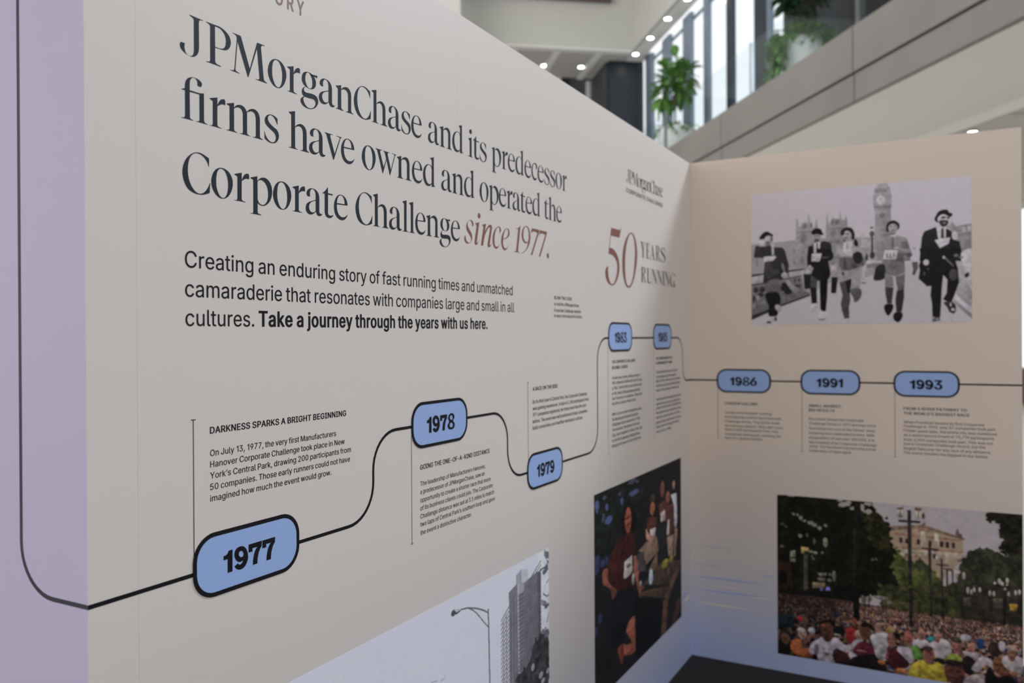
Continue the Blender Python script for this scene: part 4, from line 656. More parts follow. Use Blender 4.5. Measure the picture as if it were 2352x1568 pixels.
blocks = {}
for ln in """P1|Creating an enduring story of fast running times and unmatched|7|0.0287|0.1827|1.6989|1.3605|1.7032|M
P2|camaraderie that resonates with companies large and small in all|7|0.0287|0.1826|1.6485|1.3702|1.6529|M
P3|cultures.|7|0.0287|0.183|1.5981|0.3392|1.5986|M
PB|Take a journey through the years with us here.|54|0.0287|0.3507|1.5994|1.2114|1.6017|M
A|DARKNESS SPARKS A BRIGHT BEGINNING|42|0.0117|0.2337|1.4076|0.6018|1.4084|M
A|On July 13, 1977, the very first Manufacturers|13|0.0112|0.2339|1.3675|0.5686|1.3682|M
A|Hanover Corporate Challenge took place in New|13|0.0112|0.2338|1.3476|0.5961|1.3483|M
A|York’s Central Park, drawing 200 participants from|13|0.0112|0.2336|1.3276|0.6166|1.3283|M
A|50 companies. Those early runners could not have|13|0.0112|0.2334|1.3074|0.6138|1.3081|M
A|imagined how much the event would grow.|13|0.0112|0.2333|1.2869|0.553|1.2876|M
B|GOING THE ONE-OF-A-KIND DISTANCE|42|0.0117|0.878|1.2514|1.2197|1.2514|M
B|The leadership of Manufacturers Hanover,|13|0.0112|0.8786|1.2111|1.1957|1.212|M
B|a predecessor of JPMorganChase, saw an|13|0.0112|0.8784|1.191|1.1907|1.192|M
B|opportunity to create a shorter race that more|13|0.0112|0.8782|1.1708|1.2238|1.1718|M
B|of its business clients could join. The Corporate|13|0.0112|0.878|1.1508|1.2349|1.1519|M
B|Challenge distance was set at 3.5 miles to match|13|0.0112|0.8778|1.1306|1.2424|1.1317|M
B|two laps of Central Park’s southern loop and gave|13|0.0112|0.8776|1.1111|1.2472|1.1122|M
B|the event a distinctive character.|13|0.0112|0.8774|1.0903|1.1206|1.091|M
C|A RACE ON THE RISE|42|0.0117|1.4885|1.4108|1.6688|1.4113|M
C|By its third year in Central Park, the Corporate Challenge|13|0.0112|1.488|1.3705|1.9138|1.3718|M
C|was gaining momentum. A total of 3,300 participants from|13|0.0112|1.4877|1.3499|1.9277|1.3512|M
C|197 companies registered, ten times more than the year|13|0.0112|1.4875|1.3299|1.9066|1.3312|M
C|before. The event was well positioned to help companies|13|0.0112|1.4873|1.3091|1.9153|1.3104|M
C|build connections and healthier workplace cultures.|13|0.0112|1.487|1.2889|1.8756|1.2901|M
D|THE CORPORATE CHALLENGE|42|0.0117|2.1566|1.4771|2.4152|1.4776|M
D|BECOMES A SERIES|42|0.0117|2.1563|1.4547|2.3271|1.455|M
D|Growth was coming. Albany joined in|13|0.0112|2.1567|1.4155|2.4712|1.4162|M
D|1981, followed by Buffalo NY and Chicago|13|0.0112|2.1564|1.396|2.4942|1.3967|M
D|in 1982. The first West Coast event arrived|13|0.0112|2.1561|1.3757|2.488|1.3764|M
D|in 1983, when 2,000 participants gathered in|13|0.0112|2.1558|1.3551|2.4703|1.3557|M
D|San Francisco to celebrate. They were|13|0.0112|2.1556|1.3359|2.4968|1.3366|M
D|the first runners of their kind.|13|0.0112|2.1553|1.3164|2.4184|1.3169|M
D2|With a race in seven metropolitan areas,|13|0.0112|2.1547|1.2755|2.4889|1.2762|M
D2|the Manufacturers Hanover Corporate|13|0.0112|2.1545|1.2556|2.4424|1.2562|M
D2|Challenge Series was born in 1983.|13|0.0112|2.1542|1.2357|2.4743|1.2364|M
D2|The next year, the winners from each|13|0.0112|2.1539|1.2159|2.4648|1.2165|M
D2|city came together in New York City|13|0.0112|2.1536|1.1949|2.497|1.1956|M
D2|for the first Corporate Challenge finals,|13|0.0112|2.1533|1.1743|2.4676|1.1749|M
D2|bringing fast teams to one finish line.|13|0.0112|2.153|1.1544|2.4824|1.1551|M
E|THE CHAMPIONSHIP GETS|42|0.0117|2.6779|1.478|2.9166|1.4785|M
E|A PERMANENT HOME|42|0.0117|2.6775|1.4573|2.9091|1.4577|M
E|The best teams from each city raced|13|0.0112|2.6795|1.4178|2.9812|1.4184|M
E|for the title along Park Avenue in|13|0.0112|2.6792|1.397|2.9735|1.3976|M
E|New York City, where runners in business|13|0.0112|2.6789|1.3784|3.0299|1.3791|M
E|and finance crossed the finish line at the|13|0.0112|2.6786|1.3576|3.0251|1.3583|M
E|heart of the company’s home town.|13|0.0112|2.6783|1.3377|3.0172|1.3384|M
E2|Over the years the championship moved|13|0.0112|2.6776|1.2975|3.0392|1.2982|M
E2|with the Series and met a growing field|13|0.0112|2.6773|1.2767|3.0282|1.2774|M
E2|of teams from many cities. Companies sent|13|0.0112|2.677|1.2589|3.0462|1.2597|M
E2|their fastest runners to wear the colors of|13|0.0112|2.6767|1.2382|3.0458|1.2389|M
E2|their firms. Each one of them ran for the|13|0.0112|2.6764|1.2175|3.0227|1.2182|M
E2|pride of a team and the joy of a shared|13|0.0112|2.676|1.1959|3.0375|1.1966|M
E2|finish, and the Series grew with it,|13|0.0112|2.6757|1.176|3.0145|1.1767|M
E2|one race at a time.|13|0.0112|2.6754|1.1553|2.8942|1.1558|M
F|LONDON CALLING|42|0.0117|0.1688|1.25|0.3245|1.2501|R
F|London is the longest-running|13|0.0112|0.17|1.2055|0.3896|1.2057|R
F|international event in the Corporate|13|0.0112|0.1699|1.1843|0.4334|1.1845|R
F|Challenge Series. The Series made|13|0.0112|0.1698|1.1631|0.4267|1.1633|R
F|its overseas debut in 1986 with more|13|0.0112|0.1697|1.1419|0.4398|1.1421|R
F|than 3,000 participants from 440|13|0.0112|0.1696|1.1228|0.4179|1.123|R
F|companies taking part, marking the|13|0.0112|0.1695|1.1015|0.433|1.1018|R
F|start of a global tradition.|13|0.0112|0.1694|1.0824|0.3508|1.0826|R
G|SMALL MARKET,|42|0.0117|0.5573|1.2514|0.7014|1.2516|R
G|BIG RESULTS|42|0.0117|0.5572|1.2312|0.6703|1.2313|R
G|Rochester joined the Corporate|13|0.0112|0.5583|1.1908|0.7915|1.191|R
G|Challenge Series in 1991 and has since|13|0.0112|0.5582|1.1699|0.8423|1.1702|R
G|flourished into one of the Series’ most|13|0.0112|0.5581|1.147|0.8393|1.1473|R
G|enduring and celebrated events. With|13|0.0112|0.558|1.1261|0.8362|1.1264|R
G|a population of just over 200,000, it is|13|0.0112|0.5579|1.1045|0.8361|1.1048|R
G|the smallest of all Corporate Challenge|13|0.0112|0.5578|1.0829|0.845|1.0832|R
G|cities. Yet the event has become a true|13|0.0112|0.5578|1.064|0.8419|1.0643|R
G|celebration of team spirit.|13|0.0112|0.5577|1.0438|0.7423|1.044|R
H|FROM A RIVER PATHWAY TO|42|0.0117|0.9553|1.2524|1.1986|1.2526|R
H|THE WORLD’S BIGGEST RACE|42|0.0117|0.9552|1.2313|1.2083|1.2315|R
H|When Frankfurt hosted its first Corporate|13|0.0112|0.9551|1.1928|1.2633|1.1931|R
H|Challenge in 1993, only 57 companies took part.|13|0.0112|0.955|1.1749|1.3066|1.1753|R
H|Fifteen years later, the entire city was mobilized|13|0.0112|0.9549|1.1557|1.3081|1.156|R
H|as a world record crowd of 73,719 participants|13|0.0112|0.9549|1.1365|1.2986|1.1368|R
H|from 2,599 companies took part. This was not|13|0.0112|0.9548|1.116|1.2949|1.1163|R
H|just a Corporate Challenge record, but the|13|0.0112|0.9547|1.098|1.2667|1.0984|R
H|largest field ever for any race of any distance.|13|0.0112|0.9546|1.0775|1.2879|1.0779|R
H|The event remains the biggest in the Series.|13|0.0112|0.9546|1.0583|1.2783|1.0587|R
S|SCAN THE CODE|30|0.0105|1.6458|1.7037|1.7879|1.7041|M
S|to visit the JPMorganChase|11|0.0105|1.6455|1.6828|1.847|1.6834|M
S|Corporate Challenge website|11|0.0105|1.6452|1.6622|1.8633|1.6628|M
S|to learn more about the Series.|11|0.0105|1.645|1.6441|1.8745|1.6448|M
L|CORPORATE CHALLENGE|42|0.0172|2.3187|2.1602|2.782|2.1616|M
O|H I S T O R Y|30|0.03|0.288|2.2289|0.4793|2.2296|M""".strip().split('\n'):
    b, txt, bold, cap, xl, zl, xr, zr, face = ln.split('|')
    title = txt.upper() == txt and b not in 'LO' and not txt[0].isdigit()
    key = (b, title)
    if key not in blocks:
        blocks[key] = Letters(face)
    blocks[key].sans(txt, int(bold), float(cap), float(xl), float(zl), float(xr), float(zr))
for k in ('P1', 'P2', 'P3'):
    para = blocks[(k, False)].build('paragraph_line', M['black'], main)
blocks[('PB', False)].build('bold_lettering', M['black'], para)
blocks[('O', False)].build('section_lettering', M['dusty'], main)

lg = Letters('M')
lg.serif('J P M o r g a n C h a s e'.split(), 2.3200, 2.7835, 2.2005, 2.2065, 0.77)
lg = lg.build('logo_lettering', M['grey'], main)
blocks[('L', False)].build('logo_caption', M['grey'], lg)

fifty = Letters('M')
for k, x0 in (('L5', 2.0930), ('L0', 2.2720)):
    v, t, wd = SERIF[k]
    fifty.add(v, t, lambda x, y: (x0 + x, 1.7769 + y))
fifty = fifty.build('anniversary_lettering', M['brown'], main)
tag(fifty, 'large brown numeral fifty')
for keys, pos in (('cY cE cA cR cS', (2.4849, 2.8156, 1.9135, 1.9160, 1.0, 1.42)), ('cR cU cN cN cI cN cG', (2.4885, 2.9640, 1.8095, 1.8120, 0.97, 1.55))):
    yr = Letters('M')
    yr.serif(keys.split(), *pos)
    yr.build('anniversary_caption', M['grey'], fifty)

# milestone captions: body text with its title and its thin rule
def rule(face, x, z0, z1, foot=None):
    lt = Letters(face)
    lt.poly([(x - 0.0009, z0), (x + 0.0009, z0), (x + 0.0009, z1), (x - 0.0009, z1)])
    if foot is not None:
        lt.poly([(x - 0.0051, foot - 0.0009), (x + 0.0051, foot - 0.0009), (x + 0.0051, foot + 0.0009), (x - 0.0051, foot + 0.0009)])
    return lt
RULES = {'A': (0.1979, 1.19, 1.4352, 1.4352), 'B': (0.8422, 1.0768, 1.34, 1.0768), 'C': (1.4561, 1.18, 1.4385, 1.4385), 'D': (2.1158, 1.1337, 1.56, 1.1337),
         'E': (2.6456, 1.1334, 1.56, 1.1334), 'F': (0.1358, 1.0832, 1.35, 1.0832), 'G': (0.5275, 1.0421, 1.35, 1.0421), 'H': (0.9204, 1.0419, 1.35, 1.0419)}
for b, (x, z0, z1, ft) in RULES.items():
    par = right if b in 'FGH' else main
    if (b + '2', False) in blocks:
        blocks[(b + '2', False)].build('milestone_text', M['black'], par)
    body = blocks[(b, False)].build('milestone_text', M['black'], par)
    blocks[(b, True)].build('milestone_title', M['black'], body)
    rule('R' if b in 'FGH' else 'M', x, z0, z1, ft).build('rule_line', M['grey'], body)
cc = blocks[('S', False)].build('code_caption', M['black'], main)
blocks[('S', True)].build('code_title', M['black'], cc)

# streaks of the printed speed-line graphic near the floor
sg = {'M': {}, 'R': {}}
for ln in """g|0.0040|0.0401|0.5452|0.2562|0.5479|R
g|0.0040|-0.0005|0.4538|0.1932|0.4571|R
b|0.0060|0.0394|0.3942|0.3846|0.3990|R
p|0.0060|0.0934|0.3586|0.2965|0.3610|R
b|0.0060|0.0499|0.3310|0.4044|0.3364|R
y|0.0060|0.2964|0.3310|0.3990|0.3308|R
y|0.0070|0.0351|0.2663|0.2961|0.2682|R
b|0.0040|0.3445|0.4385|0.4048|0.4411|R
b|0.0120|3.0502|0.3248|3.1366|0.3370|M
y|0.0160|3.0863|0.3003|3.1804|0.3048|M""".strip().split('\n'):
    c, wd, a0, z0, a1, z1, face = ln.split('|')
    wd, a0, z0, a1, z1 = map(float, (wd, a0, z0, a1, z1))
    lt = sg[face].setdefault(c, Letters(face, 0.0003))
    n = 8
    top = [(a0 + (a1 - a0) * i / n, z0 + (z1 - z0) * i / n + wd / 2 * math.sin(math.pi * (0.15 + 0.85 * i / n))) for i in range(n + 1)]
    lo = [(a0 + (a1 - a0) * i / n, z0 + (z1 - z0) * i / n - wd / 2 * math.sin(math.pi * (0.15 + 0.85 * i / n))) for i in range(n + 1)]
    lt.poly(top[:-1] + [((top[-1][0] + lo[-1][0]) / 2, (top[-1][1] + lo[-1][1]) / 2)] + lo[:-1][::-1])
for face, par in (('M', main), ('R', right)):
    for c, lt in sg[face].items():
        lt.build('speed_streaks', M['streak_' + c], par)

# ------------------------------------------------------------------ year badges
def rrect(cx, cz, wd, ht, r, n=9):
    out = []
    for sx, sz, a0 in ((1, 1, 0), (-1, 1, 90), (-1, -1, 180), (1, -1, 270)):
        for i in range(n + 1):
            a = math.radians(a0 + 90 * i / n)
            out.append((cx + sx * (wd / 2 - r) + r * math.cos(a), cz + sz * (ht / 2 - r) + r * math.sin(a)))
    return out

BW, BH, BR, BB = 0.2575, 0.1145, 0.047, 0.0078
def plate(face, outline, d0, d1, name, m, parent, hole=None):
    f = FACE[face]
    bm = bmesh.new()
    if hole is None:
        prism(bm, outline, lambda a, z, t: Vector(f(a, z, d0 + (d1 - d0) * t)))
    else:
        rings = [[bm.verts.new(f(a, z, d)) for a, z in o] for o, d in ((outline, d0), (outline, d1), (hole, d1), (hole, d0))]
        n = len(outline)
        for a, b in ((0, 1), (1, 2), (2, 3), (3, 0)):
            for i in range(n):
                bm.faces.new((rings[a][i], rings[a][(i + 1) % n], rings[b][(i + 1) % n], rings[b][i]))
    return from_bm(name, bm, m, parent)

def badge(year, face, cx, cz, where, bw=BW):
    f = FACE[face]
    root = empty('year_badge', f(cx, cz - BH / 2, 0.0005))
    tag(root, 'blue badge with black border reading %s, %s' % (year, where), 'year badge', 'blue year badges on the timeline')
    out, inn = rrect(cx, cz, bw, BH, BR), rrect(cx, cz, bw - 2 * BB, BH - 2 * BB, BR - BB)
    plate(face, out, 0.0006, 0.0016, 'badge_border', M['black'], root, inn)
    plate(face, inn, 0.0006, 0.0014, 'badge_face', M['blue'], root)
    lt = Letters(face, 0.0018)
    adv, g = 0, []
    for i, ch in enumerate(year):
        k = 'B' + ch
        if k in SERIF:
            v, t, wd = SERIF[k]
        else:
            _, v0, t = inter_glyph(ch, 62)
            x0, x1 = min(q[0] for q in v0), max(q[0] for q in v0)
            y0, y1 = min(q[1] for q in v0), max(q[1] for q in v0)
            wd = 0.0335
            v = [((q[0] - x0) / (x1 - x0) * wd, -0.0006 + (q[1] - y0) / (y1 - y0) * 0.0416) for q in v0]
        g.append((adv, v, t))
        adv += wd + (0.0042 if ch == '1' else 0.0014)
    adv -= 0.0014
    for p, v, t in g:
        lt.add(v, t, lambda x, y: (cx - adv / 2 + p + x, cz - 0.0225 + y))
    lt.build('year_number', M['black'], root)

badge('1977', 'M', 0.3247, 1.1740, 'the largest', 0.2597)
badge('1978', 'M', 0.9705, 1.3609, 'above the one of a kind distance caption')
badge('1979', 'M', 1.5757, 1.1591, 'low on the timeline of the long panel')
badge('1983', 'M', 2.2472, 1.5790, 'first on the high stretch of the timeline')
badge('1985', 'M', 2.7697, 1.5802, 'last before the inner corner')
badge('1986', 'R', 0.2592, 1.3655, 'first on the end panel')
badge('1991', 'R', 0.6507, 1.3666, 'middle one on the end panel')
badge('1993', 'R', 1.0440, 1.3670, 'nearest the free edge of the end panel')

# ------------------------------------------------------------------ printed photographs (flat prints, pigment painted per vertex)
ART = {}
ART['London'] = """P 168,160,164;-25,-312 1072,-129 1069,1304 -31,1322
P 134,128,131;-3,384 61,375 116,377 223,368 365,367 532,376 650,394 648,967 -5,951
P 140,134,136;528,355 541,353 547,388 618,402 618,622 527,616
P 130,124,127;223,213 234,211 235,272 244,270 249,245 258,246 265,229 272,244 278,244 282,195 285,177 289,199 293,242 302,247 304,287 316,273 319,220 325,224 327,296 326,603 222,596
P 122,117,119;366,605 367,229 372,180 377,230 381,270 400,215 409,237 429,232 432,173 438,223 442,244 455,242 460,204 465,247 464,612
E 100,96,98;266,265 12,22 397,252 7,18 417,251 10,21 297,264 6,18
P 116,111,113;224,302 304,306 304,321 224,314
P 112,107,109;368,297 464,293 464,307 368,309
E 108,103,105;258,357 14,43 399,335 13,25
P 112,107,109;366,385 433,384 433,405 366,407
P 133,127,130;589,516 590,185 584,170 582,76 590,71 587,43 606,-7 643,-1 658,45 662,80 665,94 663,180 661,193 660,522
P 115,110,112;589,41 641,36 643,64 592,66
P 122,117,119;623,196 661,197 661,385 625,382
E 166,159,162;618,121 21,32
E 132,126,129;618,112 2,12
P 112,107,109;586,153 663,159 662,180 587,179
P 120,115,117;587,184 661,185 661,191 587,193
E 104,99,101;623,226 13,21
P 120,115,117;899,335 910,326 920,304 936,342 946,336 981,330 1003,326 1002,615 898,607
P 150,143,146;962,348 975,346 975,382 962,386
P 150,143,146;983,345 998,343 998,379 983,383
P 104,99,101;944,392 1002,388 1002,396 944,401
E 112,107,109;29,511 7,44 132,511 7,47 215,528 7,29 215,453 6,22 253,520 7,29 255,452 7,22 171,471 5,29
P 158,151,154;0,999 0,968 90,889 155,851 284,777 376,700 531,674 754,568 835,598 1013,611 1012,1031
P 140,134,136;926,558 965,564 975,700 1002,794 1001,915 937,830
P 168,160,164;933,807 1001,902 1001,938 931,837
P 118,113,115;925,840 1001,945 1001,978 921,856
L 135,129,132;1.6;875,881 925,999
P 40,38,39;2,613 60,607 187,592 259,584 260,591 187,606 60,616 2,631
P 145,138,141;2,631 60,618 262,597 262,629 184,646 60,675 2,687
P 48,46,47;2,688 60,677 184,648 248,632 248,639 184,657 60,686 2,700
P 92,88,90;2,698 184,653 255,636 261,747 289,767 160,844 86,886 1,935
E 45,43,44;23,732 12,22 55,730 15,22 47,770 15,18 156,724 10,22 217,669 4,13 237,667 4,14 226,710 21,8 184,755 21,18 13,798 7,26 23,858 6,11
E 130,124,127;35,792 9,18
P 40,38,39;1,927 83,884 160,841 289,772 289,788 160,857 1,961
E 110,105,107;15,857 10,22 59,833 15,18
P 165,158,161;551,550 624,540 624,562 551,571
P 108,103,105;551,574 622,566 624,593 551,600
P 62,59,60;569,305 583,307 581,319 570,317
E 75,72,73;577,356 11,21
L 58,55,57;8.6;577,374 578,516
E 52,50,51;578,510 11,26 552,519 7,28 618,514 10,24
P 60,57,58;532,535 548,543 547,570 532,566
P 152,145,148;532,576 549,574 552,599 545,640 541,681 531,688
E 80,76,78;538,705 13,5
C 26,25,25;45,348 54,309 68,293 83,291 95,302 111,323 104,335 85,330 66,346 49,351
E 150,143,146;87,356 21,35
E 85,81,83;103,348 6,22
E 92,88,90;85,379 13,18
E 165,158,161;57,371 15,26
P 42,40,41;22,394 40,396 48,424 68,475 16,486 14,464
C 42,40,41;58,416 90,396 114,413 142,416 161,428 171,462 142,503 60,489
P 42,40,41;14,473 24,400 68,404 157,419 171,456 180,508 189,555 184,599 189,639 156,651 142,665 89,684 60,682 65,580 70,521 104,516 68,492 16,480
E 55,53,54;91,585 22,66 123,602 19,22
P 100,96,98;151,531 161,539 173,605 165,616 154,571
P 160,153,156;102,385 115,386 115,473 104,473
P 168,160,164;63,480 123,478 125,494 106,517 80,517 63,517
C 85,81,83;91,662 137,654 146,687 136,760 122,770 84,753
C 20,19,20;76,757 129,752 146,826 141,851 131,840 126,934 95,937 88,860
P 150,143,146;93,937 126,934 129,960 95,985 77,984
E 40,38,39;88,981 12,7 122,956 6,15
C 140,134,136;122,850 146,855 153,877 141,902 127,891
E 150,143,146;167,627 17,21
P 122,117,119;165,666 187,664 238,739 219,763 203,745
P 30,29,29;151,687 170,681 203,755 184,773 170,761 153,731
P 135,129,132;299,329 343,333 343,362 336,397 311,394 302,365
C 22,21,21;299,329 307,298 325,290 343,301 350,327 356,338 343,342 325,333 304,336
E 85,81,83;320,347 14,4
E 72,69,70;323,385 14,19
P 165,158,161;311,398 336,390 338,497 308,494
P 70,67,68;321,399 329,400 326,496 320,495
P 35,33,34;283,421 306,412 308,530 279,528
C 36,34,35;349,387 386,405 392,453 397,519 365,534 331,517 338,447
P 24,23,23;281,436 307,439 307,474 320,476 322,440 392,450 399,517 390,534 376,537 387,623 383,654 374,671 324,679 294,631 308,582 292,563 278,569 276,515
P 168,160,164;299,477 347,476 342,509 335,537 296,534
E 120,115,117;306,503 3,11 324,522 9,3
P 62,59,60;347,503 383,502 383,516 347,515
E 150,143,146;289,570 7,11 279,605 10,18
P 28,27,27;259,625 294,627 294,731 261,739
P 130,124,127;249,632 259,629 265,744 257,747
P 60,57,58;294,631 324,668 321,733 291,731
P 24,23,23;290,727 321,729 323,843 298,846
P 16,15,16;337,666 374,664 370,806 364,902 353,908 339,890 337,769
C 160,153,156;298,850 325,845 325,876 311,907 298,905
C 172,164,168;339,908 364,905 361,948 348,958 336,954
E 75,72,73;346,965 16,5
P 22,21,21;392,655 421,657 412,774 389,773
P 140,134,136;383,569 417,557 421,646 394,648
E 165,158,161;401,588 11,14
E 146,139,142;465,361 22,42
C 30,29,29;435,328 442,308 462,298 482,303 495,331 499,366 492,393 486,386 484,351 473,325 457,323 446,354 439,353
E 88,84,86;465,345 10,5 458,373 12,5 452,390 7,7
P 132,126,129;408,502 417,432 444,414 462,401 497,411 514,441 542,454 553,514
P 168,160,164;448,407 486,400 488,515 443,505
P 110,105,107;462,408 468,409 468,507 459,506
P 132,126,129;417,448 547,459 546,570 532,597 520,614 481,657 432,689 425,653 432,604 417,572 432,509
P 85,81,83;430,513 488,514 521,481 542,535 542,581 476,611 441,609 423,572
E 62,59,60;454,564 7,42 498,577 13,21
P 168,160,164;444,454 483,457 488,503 470,509 446,479
C 24,23,23;503,384 513,413 510,440 501,436
C 32,31,31;503,480 518,478 516,568 505,560
E 60,57,58;445,633 7,14
P 62,59,60;427,696 483,671 476,776 478,828 471,881 473,958 451,964 438,897 434,844 443,792
P 28,27,27;456,694 485,671 476,776 467,775
P 130,124,127;483,671 529,639 522,739 513,760 480,758
C 72,69,70;480,751 518,743 513,833 500,845 491,811
P 165,158,161;449,964 473,958 473,993 447,992
E 140,134,136;670,324 21,39
E 112,107,109;669,357 14,19
C 26,25,25;640,321 644,291 659,273 672,270 686,280 698,303 697,324 690,340 687,306 672,292 655,300 649,332 652,350 644,347
E 90,86,88;661,311 6,4 680,312 6,4 669,338 8,3
P 118,113,115;597,552 603,471 618,405 652,381 690,378 730,402 740,454 748,529 744,563
P 92,88,90;703,423 730,426 744,495 713,492
P 165,158,161;656,374 682,373 671,403
P 88,84,86;664,385 673,386 674,489 665,488
E 150,143,146;761,472 9,12
E 150,143,146;686,476 17,15
P 100,96,98;618,465 744,479 754,524 736,536 715,514 719,556 721,644 681,666 660,661 628,638 622,559
P 82,78,80;690,499 715,511 713,562 681,566
E 88,84,86;669,596 19,21
P 78,74,76;707,510 744,503 753,528 736,536
P 120,115,117;692,472 746,480 750,504 715,501
E 165,158,161;753,551 10,15
P 172,164,168;633,477 691,482 682,546 624,542
L 52,50,51;3.2;642,502 645,529
L 52,50,51;3.0;657,503 660,533
L 52,50,51;2.9;671,501 674,532
L 52,50,51;2.5;640,531 665,533
P 75,72,73;750,572 775,570 777,614 762,664 752,660 756,619
C 36,34,35;588,636 605,582 624,576 635,639 626,686 588,691
P 104,99,101;633,645 668,668 672,737 634,745
P 50,48,49;634,742 671,744 663,856 643,857 636,790
C 20,19,20;638,862 662,860 658,928 647,945 636,924
P 88,84,86;679,669 721,651 717,767 689,765
P 40,38,39;685,768 716,763 717,814 706,919 683,917 679,836
C 22,21,21;683,919 703,921 702,977 691,992 680,987
E 166,159,162;886,285 20,38
C 26,25,25;847,282 853,259 867,228 883,220 899,221 909,243 920,250 913,273 903,265 885,250 869,258 859,280 862,307 853,298
E 48,46,47;884,273 10,8 904,277 6,7
C 48,46,47;867,294 903,297 902,322 885,341 871,322
E 120,115,117;888,312 8,4
P 33,32,32;783,566 788,487 794,398 804,362 853,336 866,418 894,414 895,347 916,373 922,403 936,438 948,442 957,501 957,579
P 168,160,164;855,343 893,337 895,414 866,435 860,404
P 55,53,54;876,345 885,346 886,417 873,415
P 174,166,170;847,426 912,412 906,455 869,485
P 150,143,146;895,341 916,360 918,368 895,351
E 162,155,158;931,403 13,30
P 24,23,23;783,479 955,494 951,520 938,519 924,505 930,565 943,632 947,725 931,797 915,863 901,856 881,838 897,795 900,702 882,668 876,761 873,861 869,958 855,964 837,954 835,860 829,809 833,742 815,745 779,689 785,631 781,597 791,554
E 60,57,58;924,671 18,40
E 165,158,161;811,578 13,21
L 88,84,86;8.0;886,545 926,614
E 150,143,146;885,548 6,11
E 75,72,73;820,624 4,7 803,656 4,13
C 42,40,41;885,858 917,856 933,917 925,938 911,929 899,895
E 165,158,161;922,910 8,10 913,876 4,15
P 70,67,68;837,957 867,961 869,988 837,992
E 155,148,151;841,964 3,8 857,974 5,5 863,988 6,3
C 165,158,161;967,508 985,497 1004,498 1004,768 988,734 984,655 967,614
C 34,32,33;970,674 985,658 984,688 977,694
E 100,96,98;998,817 4,26 936,539 10,10 957,554 10,7"""
